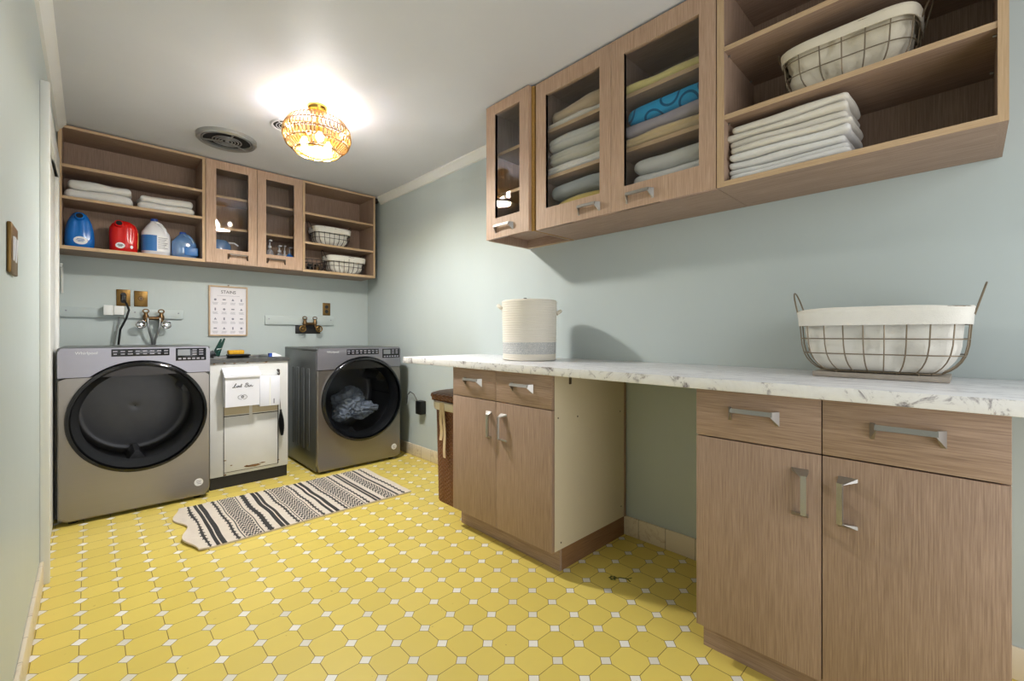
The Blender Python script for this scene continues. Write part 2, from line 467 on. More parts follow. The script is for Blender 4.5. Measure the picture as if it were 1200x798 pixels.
def wloc(o):
    v = Vector((0, 0, 0))
    while o is not None: v += o.location; o = o.parent
    return v
def tag(o, label, cat, group=None):
    o['label'] = label; o['category'] = cat
    if group: o['group'] = group
    return o
def thing(name, label, cat, loc, rot=0.0, group=None):
    o = bpy.data.objects.new(name, None); COL.objects.link(o); o.location = loc; o.rotation_euler = (0, 0, rot)
    o.empty_display_size = 0.05
    return tag(o, label, cat, group)
def struct(mb, name, mats):
    return mb.build(name, mats, kind='structure')
def copy_thing(o, loc, rot=None, label=None):
    r = o.copy(); COL.objects.link(r); r.location = loc
    if rot is not None: r.rotation_euler = (0, 0, rot)
    if label: r['label'] = label
    for ch in o.children:
        c = ch.copy(); COL.objects.link(c); c.parent = r
        for g in ch.children:
            d = g.copy(); COL.objects.link(d); d.parent = c
    return r
def rrect(a, b, r, z, n=6, cx=0, cy=0):
    r = min(r, a, b); pts = []
    for qx, qy, a0 in ((1, 1, 0), (-1, 1, 90), (-1, -1, 180), (1, -1, 270)):
        for k in range(n + 1):
            t = math.radians(a0 + 90 * k / n)
            pts.append((cx + qx * (a - r) + r * math.cos(t), cy + qy * (b - r) + r * math.sin(t), z))
    return pts

# ------------------------------------------------------------------ room shell
struct(MB().box(XL - 0.1, XR + 0.1, YF - 0.1, YB + 0.1, -0.08, 0), 'floor', 'floor')
struct(MB().box(XL - 0.1, XR + 0.1, YF - 0.1, YB + 0.1, CEIL, CEIL + 0.08), 'ceiling', 'ceil')
struct(MB().box(XL - 0.1, XL, YF, YB, 0, CEIL), 'wall_left', 'wall')
struct(MB().box(XR, XR + 0.1, YF, YB, 0, CEIL), 'wall_right', 'wall')
struct(MB().box(XL - 0.1, XR + 0.1, YB, YB + 0.1, 0, CEIL), 'wall_back', 'wall')
f = MB().box(XL - 0.1, 0.1, YF - 0.1, YF, 0, CEIL).box(1.8, XR + 0.1, YF - 0.1, YF, 0, CEIL).box(0.1, 1.8, YF - 0.1, YF, 2.1, CEIL)
struct(f, 'wall_front', 'wall')
def crown(x, sgn, y0, y1, name):
    pr = [(0, 0), (0.045, 0), (0.045, -0.012), (0.036, -0.018), (0.028, -0.035), (0.014, -0.05), (0.012, -0.062), (0, -0.066)]
    struct(MB().loft([[(x + sgn * a, y, CEIL + b) for a, b in pr] for y in (y0, y1)]), name, 'white_paint')
crown(XR, -1, 1.99, 4.0, 'trim_1')
crown(XL, 1, YF, 3.97, 'trim_2')
struct(MB().box(XR - 0.012, XR, YF, 4.28, 0, 0.1, 0.003), 'baseboard_right', 'skirting')
struct(MB().box(XL, XL + 0.012, YF, 2.73, 0, 0.1, 0.003), 'baseboard_left', 'skirting')
# door in the left wall beside the washer
d = MB().box(XL, XL + 0.006, 2.9, 3.66, 0.01, 1.98).build('door_1', 'white_paint'); d['kind'] = 'structure'
for z in (0.345, 1.71):
    MB().tube([(XL + 0.012, 2.915, z - 0.045), (XL + 0.012, 2.915, z + 0.045)], 0.004).build('hinge', 'bronze', d)
c = MB().box(XL, XL + 0.022, 2.73, 2.89, 0, 2.12, 0.004).box(XL, XL + 0.022, 2.89, 3.78, 1.98, 2.12, 0.004).box(XL, XL + 0.022, 3.67, 3.78, 0, 1.98, 0.004)
c.box(XL, XL + 0.03, 2.715, 2.75, 0, 2.14, 0.004)
struct(c, 'trim_3', 'white_paint')

# ------------------------------------------------------------------ cabinets
def pull(L, face, u, v, n, c, mat='nickel', parent=None):
    """bar pull. c: centre on the surface; u: along, v: the side the bar leans to, n: outward"""
    u, v, n, c = Vector(u), Vector(v), Vector(n), Vector(c)
    P = lambda a, b, o: c + u * a + v * b + n * o
    m = MB(); e = L / 2; s = 0.013
    m.hull([P(a, b, o) for a in (-e + s, e - s) for b, o in ((0.021, 0.026), (0.008, 0.030), (0.006, 0.024), (0.019, 0.019))])
    for q in (-1, 1):
        m.hull([P(q * (e - s - 0.004), b, o) for b, o in ((0.021, 0.026), (0.008, 0.030), (0.006, 0.024), (0.019, 0.019))] +
               [P(q * a, b, 0.0) for a in (e, e - 0.010) for b in (0.021, -0.021)])
    return m.build('handle', mat, parent, sharp=20)

def upper_units():
    z0, z1, t = 1.617, 2.396, 0.018
    # ---- back wall
    yb, yf = YB - 0.004, 3.975
    def open_unit(name, x0, x1, shelves, label, group):
        o = thing(name, label, 'cabinet', ((x0 + x1) / 2, (yf + yb) / 2, 1.608), group=group)
        for xa in (x0, x1 - t): MB().box(xa, xa + t, yf, yb, 1.608, z1, edge='-y').build('side_panel', ['wood', 'edge_z'], o)
        MB().box(x0 + t, x1 - t, yf, yb, z1 - t, z1, edge='-y').build('top_panel', ['wood_x', 'edge_x'], o)
        MB().box(x0 + t, x1 - t, yf, yb, 1.608, 1.63, edge='-y').build('bottom_panel', ['wood_x', 'edge_x'], o)
        MB().box(x0 + t, x1 - t, yb - 0.008, yb, 1.63, z1 - t).build('back_panel', 'wood', o)
        for z in shelves: MB().box(x0 + t, x1 - t, yf + 0.008, yb - 0.009, z - t, z, edge='-y').build('shelf', ['wood_x', 'edge_x'], o)
        return o
    g = 'wall cabinets on the back wall'
    open_unit('wall_cabinet', XL + 0.006, 0.622, (2.15, 1.948), 'open oak wall cabinet holding detergent jugs and white towels', g)
    open_unit('wall_cabinet', 1.32, 1.985, (2.128, 1.872), 'open oak wall cabinet in the far corner holding two small lined wire baskets', g)
    x0, x1 = 0.624, 1.318
    o = thing('wall_cabinet', 'oak wall cabinet with two narrow glass doors above the stain chart', 'cabinet', ((x0 + x1) / 2, (yf + yb) / 2, 1.608), group=g)
    for xa in (x0, (x0 + x1) / 2 - t / 2, x1 - t): MB().box(xa, xa + t, 3.992, yb, 1.608, z1).build('side_panel', 'wood', o)
    for xa, xb in ((x0 + t, 0.962), (0.98, x1 - t)):
        MB().box(xa, xb, 3.992, yb, z1 - t, z1).build('top_panel', 'wood_x', o)
        MB().box(xa, xb, 3.992, yb, 1.608, 1.63).build('bottom_panel', 'wood_x', o)
        MB().box(xa, xb, yb - 0.008, yb, 1.63, z1 - t).build('back_panel', 'wood', o)
        for z in (2.146, 1.905): MB().box(xa, xb, 4.03, yb - 0.009, z - t, z, edge='-y').build('shelf', ['wood_x', 'edge_x'], o)
    for xa, xb, ga, gb, h0, h1 in ((0.626, 0.969, 0.691, 0.906, 0.764, 0.906), (0.972, 1.317, 1.034, 1.248, 1.036, 1.183)):
        za, zb = 1.612, z1 - 0.002; gz0, gz1 = 1.72, 2.331
        m = MB().box(xa, ga, 3.972, 3.99, za, zb).box(gb, xb, 3.972, 3.99, za, zb).box(ga, gb, 3.972, 3.99, za, gz0).box(ga, gb, 3.972, 3.99, gz1, zb)
        dr = m.build('door', 'door_wood', o)
        MB().box(ga, gb, 3.980, 3.984, gz0, gz1).build('glass_pane', 'glass', dr)
        pull(h1 - h0, None, (1, 0, 0), (0, 0, 1), (0, -1, 0), ((h0 + h1) / 2, 3.972, 1.668), 'bronze', dr)
    # ---- right wall
    xb, xf = XR - 0.004, 1.733
    g = 'wall cabinets on the long wall'
    y0, y1 = 0.664, 1.602
    o = thing('wall_cabinet', 'oak wall cabinet with two glass doors showing coloured towels', 'cabinet', ((xf + xb) / 2, (y0 + y1) / 2, z0), group=g)
    for ya in (y0, 1.124, y1 - t): MB().box(xf, xb, ya, ya + t, z0, z1).build('side_panel', 'wood', o)
    for ya, yz in ((y0 + t, 1.124), (1.124 + t, y1 - t)):
        MB().box(xf, xb, ya, yz, z1 - t, z1).build('top_panel', 'wood_y', o)
        MB().box(xb - 0.008, xb, ya, yz, z0 + t, z1 - t).build('back_panel', 'wood', o)
        for z in (2.146, 1.902): MB().box(1.75, xb - 0.009, ya, yz, z - t, z, edge='-x').build('shelf', ['wood_y', 'edge_y'], o)
        MB().box(xf, xb, ya, yz, z0, z0 + t).build('bottom_panel', 'wood_y', o)
    for ya, yz, ga, gb, h0, h1 in ((1.1325, 1.6, 1.194, 1.529, 1.191, 1.320), (0.666, 1.1305, 0.73, 1.063, 0.92, 1.055)):
        za, zb = z0 + 0.001, z1 - 0.002; gz0, gz1 = 1.722, 2.314; xa, xz = 1.714, 1.732
        m = MB().box(xa, xz, ya, ga, za, zb).box(xa, xz, gb, yz, za, zb).box(xa, xz, ga, gb, za, gz0).box(xa, xz, ga, gb, gz1, zb)
        dr = m.build('door', 'door_wood', o)
        MB().box(1.722, 1.726, ga, gb, gz0, gz1).build('glass_pane', 'glass', dr)
        pull(h1 - h0, None, (0, 1, 0), (0, 0, 1), (-1, 0, 0), (1.714, (h0 + h1) / 2, 1.662), 'nickel', dr)
    y0, y1 = -0.073, 0.662; xo = 1.715
    o = thing('wall_cabinet', 'open oak wall cabinet with a white towel stack and a wire basket', 'cabinet', ((xo + xb) / 2, (y0 + y1) / 2, z0), group=g)
    for ya, yz in ((y0, y0 + 0.02), (y1 - 0.026, y1)): MB().box(xo, xb, ya, yz, z0, z1, edge='-x').build('side_panel', ['wood', 'edge_z'], o)
    a, b = y0 + 0.02, y1 - 0.026
    MB().box(xo, xb, a, b, z1 - t, z1, edge='-x').build('top_panel', ['wood_y', 'edge_y'], o)
    MB().box(xo, xb, a, b, z0, z0 + 0.02, edge='-x').build('bottom_panel', ['wood_y', 'edge_y'], o)
    MB().box(xb - 0.008, xb, a, b, z0 + 0.02, z1 - t).build('back_panel', 'wood', o)
    for z in (2.143, 1.886):
        sh = MB().box(xo + 0.003, xb - 0.009, a, b, z - t, z, edge='-x').build('shelf', ['wood_y', 'edge_y'], o)
        for yy in (a + 0.004, b - 0.004):
            for xx in (xo + 0.04, xb - 0.06):
                MB().tube([(xx, yy - 0.004, z - t - 0.004), (xx, yy + 0.004, z - t - 0.004)], 0.0035).build('shelf_pin', 'nickel', sh)
    # end cabinet, a little deeper, hollow below
    y0, y1 = 1.612, 1.98; xe = 1.712
    o = thing('wall_cabinet', 'narrow oak wall cabinet with one glass door reflecting the ceiling light', 'cabinet', ((xe + xb) / 2, (y0 + y1) / 2, z0), group=g)
    MB().box(xe, xb, y0, y0 + t, z0, z1, edge='-x -y', emi=1).build('side_panel', ['wood', 'chip'], o)
    MB().box(xe, xb, y1 - t, y1, z0, z1).build('side_panel', 'wood', o)
    a, b = y0 + t, y1 - t
    MB().box(xe, xb, a, b, z1 - t, z1).build('top_panel', 'wood_y', o)
    MB().box(xe + 0.01, xb - 0.03, a, b, z0 + 0.05, z0 + 0.068).build('bottom_panel', 'wood_y', o)
    MB().box(xb - 0.03, xb, a, b, z0, z0 + 0.068, edge='-z').build('rail', ['wood_y', 'edge_y'], o)
    MB().box(xb - 0.008, xb, a, b, z0 + 0.068, z1 - t).build('back_panel', 'wood', o)
    for z in (2.146, 1.902): MB().box(1.76, xb - 0.009, a, b, z - t, z, edge='-x').build('shelf', ['wood_y', 'edge_y'], o)
    ya, yz, ga, gb = 1.63, 1.978, 1.70, 1.899; za, zb = z0 + 0.002, z1 + 0.002
    m = MB().box(1.69, 1.71, ya, ga, za, zb).box(1.69, 1.71, gb, yz, za, zb).box(1.69, 1.71, ga, gb, za, 1.735).box(1.69, 1.71, ga, gb, 2.337, zb)
    dr = m.build('door', 'door_wood', o)
    MB().box(1.698, 1.702, ga, gb, 1.735, 2.337).build('glass_pane', 'glass', dr)
    pull(0.15, None, (0, 1, 0), (0, 0, 1), (-1, 0, 0), (1.69, 1.824, 1.668), 'nickel', dr)
upper_units()

def base_unit(y0, y1, split, label, side_white, hs):
    xf, xb = 1.476, 2.045
    o = thing('base_cabinet', label, 'cabinet', ((xf + xb) / 2, (y0 + y1) / 2, 0), group='base cabinets under the counter')
    for ya, mm in ((y0, 'cream' if side_white else 'wood'), (y1 - 0.018, 'wood')):
        sp = MB().box(xf, xb, ya, ya + 0.018, 0.1, 0.883, edge='-x').build('side_panel', [mm, 'wood'], o)
        if mm == 'cream':
            sp['label'] = 'cream melamine side'
            MB().box(xb - 0.008, xb + 0.006, ya - 0.004, ya + 0.01, 0.1, 0.883).build('corner_strip', 'wood', o)
            for (xx, zz) in ((1.50, 0.69), (1.52, 0.13), (2.0, 0.66), (2.01, 0.16), (1.64, 0.68)):
                MB().lathe([(0.004, ya - 0.0012), (0.004, ya)], (xx, 0, zz), 8, axis='y').build('screw', 'bronze', o)
            MB().box(1.575, 1.59, ya - 0.006, ya, 0.835, 0.883, 0.002).build('bracket', 'bronze', o)
    MB().box(xf, xb, y0 + 0.018, y1 - 0.018, 0.1, 0.118).build('bottom_panel', 'wood_x', o)
    MB().box(xb - 0.008, xb, y0 + 0.018, y1 - 0.018, 0.118, 0.883).build('back_panel', 'wood', o)
    MB().box(xf, xb - 0.008, y0 + 0.018, y1 - 0.018, 0.865, 0.883).build('top_panel', 'wood_x', o)
    MB().box(1.515, 1.53, y0 + 0.004, y1, 0, 0.099).build('toe_kick', 'wood_y', o)
    MB().box(1.531, xb, y0 + 0.004, y0 + 0.02, 0, 0.099).build('toe_board', 'toe_x', o)
    MB().box(1.531, xb, y1 - 0.016, y1, 0, 0.099).build('toe_board', 'toe_x', o)
    X0, X1 = 1.457, 1.475
    for (a, b, key) in ((split + 0.0015, y1, 'l'), (y0, split - 0.0015, 'r')):
        dr = MB().box(X0, X1, a, b, 0.1, 0.7265, 0.0012).build('door', 'wood', o)
        yy = split + 0.052 if key == 'l' else split - 0.058
        pull(0.136, None, (0, 0, 1), (0, -1 if key == 'l' else 1, 0), (-1, 0, 0), (X0, yy, hs), 'nickel', dr)
        dw = MB().box(X0, X1, a, b, 0.7305, 0.881, 0.0012).build('drawer', 'wood_y', o)
        pull(0.143, None, (0, 1, 0), (0, 0, 1), (-1, 0, 0), (X0, (a + b) / 2, 0.812), 'nickel', dw)
    return o
base_unit(1.265, 1.99, 1.633, 'oak base cabinet with a bare cream side panel beside the wicker hamper', True, 0.606)
base_unit(-0.066, 0.629, 0.281, 'large oak base cabinet under the wire basket on the counter', False, 0.612)
tag(MB().box(1.43, XR - 0.003, -0.45, 2.49, 0.884, 0.921, 0.003).build('countertop', 'marble'), 'long white marble countertop with grey veins spanning both base cabinets', 'countertop')

# ------------------------------------------------------------------ towels
def surf(seed, x, y, wave, sag, w_):
    return wave * 1.1 * noise.noise(Vector((x * 7 + seed * 3.1, y * 6, seed * 1.7))) - sag * (2 * x / w_) ** 2
def towel(name, label, group, w_, d_, h, loc, rot, mat, seed, layers=1, sag=0.0, wave=0.006, below=None, dx=0.0, dy=0.0):
    """folded towel: rounded slab with its fold to the front (-y), layer grooves on the open sides"""
    nx, ny, nz = 34, 14, 6 + 4 * layers
    m = MB(); bm = m.bm; R = h * 0.48
    V = {}
    def pt(i, j, k):
        key = (i, j, k)
        if key in V: return V[key]
        x = (i / nx - 0.5) * w_; y = (j / ny - 0.5) * d_; z = k / nz * h
        rx, ry = w_ / 2, d_ / 2
        q = Vector((max(-rx + R, min(rx - R, x)), max(-ry + R, min(ry - R, y)), max(R, min(h - R, z))))
        dv = Vector((x, y, z)) - q
        if dv.length > R: dv = dv.normalized() * R
        p = q + dv
        top = surf(seed, p.x + dx, p.y + dy, wave, sag, w_)
        bot = surf(*below[:1], p.x + dx, p.y + dy, *below[1:]) if below else 0.0
        s2 = noise.noise(Vector((p.x * 17, p.y * 15 + seed, p.z * 20 + seed * 2.3)))
        zt = p.z / h
        p = p + Vector((0, 0, top * zt + bot * (1 - zt) + 0.001 * (s2 - 1) * zt))
        edge = noise.noise(Vector((p.x * 6, seed * 4.4, p.z * 9)))
        if p.y < 0: p.y += wave * 1.6 * edge * min(1, -p.y / (d_ * 0.3))
        if abs(p.x) > w_ * 0.3: p.x += math.copysign(1, p.x) * wave * 1.4 * noise.noise(Vector((seed * 9.1, p.y * 8, p.z * 12)))
        side = (j in (0,)) or (i in (0, nx))
        if side and layers > 1:
            for L in range(1, layers):
                zz = L / layers
                gdep = 0.007 * math.exp(-((zt - zz) / (0.22 / layers)) ** 2)
                if j == 0: p.y += gdep
                if i == 0: p.x += gdep
                if i == nx: p.x -= gdep
        if not below: p.z = max(0.0, p.z)
        V[key] = bm.verts.new(p); return V[key]
    def quad(a, b, c, d_): 
        try: bm.faces.new((a, b, c, d_))
        except ValueError: pass
    for i in range(nx):
        for j in range(ny):
            quad(pt(i, j, 0), pt(i, j + 1, 0), pt(i + 1, j + 1, 0), pt(i + 1, j, 0))
            quad(pt(i, j, nz), pt(i + 1, j, nz), pt(i + 1, j + 1, nz), pt(i, j + 1, nz))
    for i in range(nx):
        for k in range(nz):
            quad(pt(i, 0, k), pt(i + 1, 0, k), pt(i + 1, 0, k + 1), pt(i, 0, k + 1))
            quad(pt(i, ny, k), pt(i, ny, k + 1), pt(i + 1, ny, k + 1), pt(i + 1, ny, k))
    for j in range(ny):
        for k in range(nz):
            quad(pt(0, j, k), pt(0, j, k + 1), pt(0, j + 1, k + 1), pt(0, j + 1, k))
            quad(pt(nx, j, k), pt(nx, j + 1, k), pt(nx, j + 1, k + 1), pt(nx, j, k + 1))
    o = m.build(name, mat, None, world=False, sharp=70)
    o.location = loc; o.rotation_euler = (0, 0, rot)
    return tag(o, label, 'towel', group)

RW = -PI / 2      # facing out of the long wall
def stack(items, name, group, cx, cy, z, rot):
    below = None; sn, cs = math.sin(rot), math.cos(rot)
    for it in items:
        w_, d_, h, mat, label, seed = it[:6]
        kw = dict(it[6]) if len(it) > 6 else {}
        dx, dy = kw.get('dx', 0), kw.get('dy', 0)
        towel(name, label, group, w_, d_, h - 0.001, (cx + dx * cs - dy * sn, cy + dx * sn + dy * cs, z), rot, mat, seed, below=below, **kw)
        below = (seed, kw.get('wave', 0.006), kw.get('sag', 0.0), w_)
        z += h
# left glass door
ga = 'folded towels behind the left glass door'
stack([(0.40, 0.27, 0.035, 't_cream', 'thin off-white towel under the rumpled beige towel on the top shelf', 1), (0.385, 0.25, 0.075, 't_beige', 'rumpled beige towel lying on the top shelf behind glass', 2, dict(wave=0.014))], 'folded_towel', ga, 1.895, 1.364, 2.147, RW)
stack([(0.41, 0.28, 0.05, 't_white', 'white towel at the bottom of the three on the middle shelf', 3, dict(layers=2)), (0.40, 0.28, 0.075, 't_sage2', 'pale khaki towel second in the stack on the middle shelf', 4, dict(layers=2)), (0.40, 0.28, 0.08, 't_sage', 'pale grey-green towel on top of the khaki towel', 5, dict(layers=2, sag=0.012))], 'folded_towel', ga, 1.895, 1.364, 1.903, RW)
stack([(0.37, 0.27, 0.15, 't_yellow', 'mustard yellow towel at the bottom behind the left glass door', 6, dict(layers=2, sag=0.01)), (0.39, 0.27, 0.07, 't_grey', 'blue-grey towel on top of the mustard yellow towel', 7, dict(sag=0.012))], 'folded_towel', ga, 1.895, 1.35, 1.636, RW)
gb = 'folded towels behind the right glass door'
stack([(0.42, 0.27, 0.05, 't_pale_yellow', 'pale yellow towel alone on the top shelf behind glass', 8, dict(wave=0.012))], 'folded_towel', gb, 1.895, 0.893, 2.147, RW)
stack([(0.41, 0.28, 0.055, 't_tan', 'tan towel under the lavender grey towel', 9, dict(layers=2, wave=0.009)), (0.41, 0.28, 0.055, 't_lav', 'lavender grey towel between the tan and the bright blue towels', 10, dict(wave=0.009)), (0.40, 0.27, 0.085, 't_blue', 'bright blue patterned towel on top of its stack', 11, dict(sag=0.012))], 'folded_towel', gb, 1.895, 0.893, 1.903, RW)
stack([(0.39, 0.28, 0.085, 't_white', 'white towel lowest on the bottom shelf behind the right glass door', 12), (0.36, 0.27, 0.055, 't_white', 'white towel between the grey-white and the lowest white towel', 13, dict(dx=0.02)), (0.36, 0.27, 0.075, 't_sage', 'thick grey-white towel on top of two white towels behind glass', 14, dict(dx=0.02, sag=0.01))], 'folded_towel', gb, 1.895, 0.893, 1.636, RW)
# open cabinet stack
gs = 'white towel stack in the open wall cabinet'
names = ['at the bottom', 'second from the bottom', 'third from the bottom', 'fourth from the bottom', 'fourth from the top', 'third from the top', 'second from the top', 'on top']
stack([(0.37 - 0.006 * (i % 3), 0.24 - 0.008 * ((i * 2) % 3), (0.026, 0.022, 0.026, 0.028, 0.026, 0.024, 0.026, 0.03)[i], 't_white' if i < 4 else 't_cream', 'white towel %s of the tall stack in the open wall cabinet' % nm, 20 + i,
        dict(wave=0.006, dx=(0.006, -0.004, -0.008, 0.003)[i % 4], dy=0.006 * ((i * 3) % 4))) for i, nm in enumerate(names)], 'folded_towel', gs, 1.852, 0.447, 1.639, RW)
# back-wall towels
gw = 'white bath towels on the detergent cabinet shelf'
for k, (cx, w_, h0, h1) in enumerate(((0.045, 0.335, 0.068, 0.058), (0.40, 0.335, 0.055, 0.05))):
    side = 'above the blue jug' if k == 0 else 'above the white jug'
    stack([(w_, 0.24, h0, 't_white', 'lower white towel of the pair ' + side, 40 + k, dict(wave=0.008)), (w_ - 0.025, 0.23, h1, 't_white', 'upper white towel of the pair ' + side, 50 + k, dict(wave=0.01, dx=0.004, dy=0.002))], 'folded_towel', gw, cx, 4.13, 1.949, 0)

# ------------------------------------------------------------------ wire baskets
def sup(a, b, p, th):
    c, s_ = math.cos(th), math.sin(th)
    return (a * math.copysign(abs(c) ** (2 / p), c), b * math.copysign(abs(s_) ** (2 / p), s_))
def wire_basket(label, loc, rot, L, W, H, liner='linen', nl=8, nw=4, rows=(0.3, 0.55, 0.8), fold=0.06, handles=True, base=None, r=0.0022, mat='wire', group=None, slump=0.0, pw=4.5, name='wire_basket', cat='basket'):
    o = thing(name, label, cat, loc, rot, group)
    tau = 0.45; a0, b0 = L / 2, W / 2; Rr = min(W * 0.22, 0.055)
    zb = 0.018 if base else 0.003
    def ab(t):
        q = 0.0 if t >= tau else (1 - math.sqrt(max(0, 1 - (1 - t / tau) ** 2)))
        return a0 - Rr * 1.25 * q - 0.015 * (1 - t), b0 - Rr * q - 0.008 * (1 - t)
    def angs(n_total):
        # angles giving even arc length on the super-ellipse
        N = 720; pts = [sup(a0, b0, pw, 2 * PI * i / N) for i in range(N + 1)]
        acc = [0]
        for i in range(N): acc.append(acc[-1] + math.dist(pts[i], pts[i + 1]))
        res = []; j = 0
        for k in range(n_total):
            tgt = (k + 0.5) / n_total * acc[-1]
            while acc[j + 1] < tgt: j += 1
            res.append(2 * PI * (j + (tgt - acc[j]) / (acc[j + 1] - acc[j])) / N)
        return res
    m = MB(); dense = [2 * PI * k / 72 for k in range(72)]
    Z = lambda t: zb + (H - zb) * t
    for t in list(rows) + [0.02, 1.0]:
        a, b = ab(t); m.tube([(*sup(a, b, pw, th), Z(t)) for th in angs(72)], r * (1.5 if t == 1.0 else 1.0), 6, closed=True)
    for th in angs(2 * (nl + nw)):
        m.tube([(*sup(*ab(t), pw, th), Z(t)) for t in (0.02, 0.06, 0.12, 0.2, 0.3, 0.45, 0.7, 1.0)], r, 6)
    a, b = ab(0.02)
    for k in range(1, 6):
        x = -a + 2 * a * k / 6; m.tube([(x, -b * 0.97, zb), (x, b * 0.97, zb)], r, 6)
    m.build('wire_frame', mat, o, world=False)
    if handles:
        for q in (-1, 1):
            hh = 0.055 * (H / 0.2) + 0.012
            pts = [(q * (a0 + 0.002 + 0.024 * math.sin(PI * k / 12)), 0.05 * W / 0.28 * -math.cos(PI * k / 12), H - 0.02 + (hh + 0.02) * math.sin(PI * k / 12)) for k in range(13)]
            MB().tube(pts, r * 1.35, 6).build('handle', mat, o, world=False)
    if base:
        MB().box(-a0 * 0.78, a0 * 0.78, -b0 * 0.72, b0 * 0.72, 0, zb - r, 0.002).build('base_board', base, o, world=False)
    if liner:
        N = 112; rings = []; A = angs(N); sd = random.random() * 50
        def ringat(t, s_, out, amp, zadd=0.0):
            a, b = ab(max(0, t)); pts = []
            for th in A:
                x, y = sup(a * s_ + out, b * s_ + out, pw, th)
                nn = noise.noise(Vector((x * 14 + sd, y * 14, t * 4))) * amp
                n2 = (0.35 - abs(noise.noise(Vector((x * 24 + sd + t * 3, y * 24, t * 5 + x * 14))))) * amp * 0.9
                l = math.hypot(x, y); f_ = 1 - max(0.0, (nn + n2)) * 1.0 / l - amp * 0.4 / l
                sl = slump * (0.5 + 0.5 * math.sin(3 * th + sd)) * (H if t > 0.9 else 0)
                pts.append((x * f_, y * f_, Z(t) + zadd - sl))
            return pts
        rings = [ringat(0.03, 0.86, -0.01, 0.001), ringat(0.04, 1, -0.008, 0.003)]
        for t in (0.12, 0.22, 0.32, 0.42, 0.52, 0.62, 0.72, 0.82, 0.92): rings.append(ringat(t, 1, -0.004, 0.026))
        ft = 1 - fold / H
        rings.append(ringat(0.985, 1, -0.003, 0.003))
        rings.append(ringat(1.0, 1, -0.002, 0.003, 0.007))
        rings.append(ringat(1.0, 1, -0.014, 0.002, 0.008))
        rings.append(ringat(0.9, 1, -0.02, 0.004)); rings.append(ringat(0.55, 0.97, -0.02, 0.01)); rings.append(ringat(0.45, 0.5, -0.02, 0.01))
        MB().loft(rings).build('liner', liner, o, world=False, sharp=80)
        if fold:
            fr = [ringat(0.97, 1, 0.004, 0.001), ringat(1.0, 1, 0.001, 0.002, 0.0085), ringat(1.0, 1, 0.006, 0.003, 0.004)]
            for q in (0.2, 0.45, 0.7, 1.0): fr.append(ringat(1 - (1 - ft) * q * 0.98, 1, 0.006, 0.005))
            fr.append(ringat(ft + 0.005, 1, 0.002, 0.004))
            MB().loft(fr, caps=(False, False), closed=True).build('liner_fold', liner, o, world=False, sharp=80)
    return o
wire_basket('large wire basket with white cloth liner standing on the marble countertop', (1.862, 0.202, 0.922), RW, 0.425, 0.27, 0.218, 'linen', 8, 4, (0.30, 0.54, 0.77), 0.055, True, 'base_grey', 0.0019, slump=0.03)
wire_basket('wire basket with white liner on the open upper shelf of the long wall', (1.875, 0.285, 1.887), RW, 0.37, 0.25, 0.165, 'linen2', 6, 3, (0.42, 0.74), 0.03, True, None, 0.002, slump=0.02)
g = 'small lined wire baskets in the corner wall cabinet'
wire_basket('small lined wire basket on the middle shelf of the corner cabinet', (1.61, 4.13, 1.873), 0, 0.34, 0.23, 0.16, 'linen', 7, 4, (0.42, 0.68), 0.045, True, None, 0.0022, 'wire_dark', g)
wire_basket('small lined wire basket on the bottom shelf beside a dark wire bin', (1.745, 4.13, 1.631), 0, 0.36, 0.23, 0.155, 'linen', 7, 4, (0.42, 0.66), 0.045, True, None, 0.0022, 'wire_dark', g)
wire_basket('small unlined dark wire bin on the bottom shelf of the corner cabinet', (1.455, 4.13, 1.631), 0, 0.185, 0.2, 0.1, None, 5, 4, (0.35, 0.68), 0, False, None, 0.0022, 'wire_dark', None, name='wire_bin', cat='bin')

def jar(label, x, y, z, mat, r=0.024, h=0.05):
    o = thing('small_jar', label, 'jar', (x, y, z), group='jars in the dark wire bin')
    MB().lathe([(r * 0.9, 0), (r, 0.004), (r, h * 0.75), (r * 0.75, h * 0.85), (r * 0.75, h)], n=16).build('body', mat, o, world=False)
    MB().lathe([(r * 0.82, h), (r * 0.82, h + 0.012)], n=16).build('lid', 'black', o, world=False)
jar('dark jar in the small wire bin, beside the amber one', 1.42, 4.10, 1.637, 'gloss_black')
jar('amber jar in the small wire bin, beside the dark one', 1.48, 4.10, 1.637, 'old_brass')

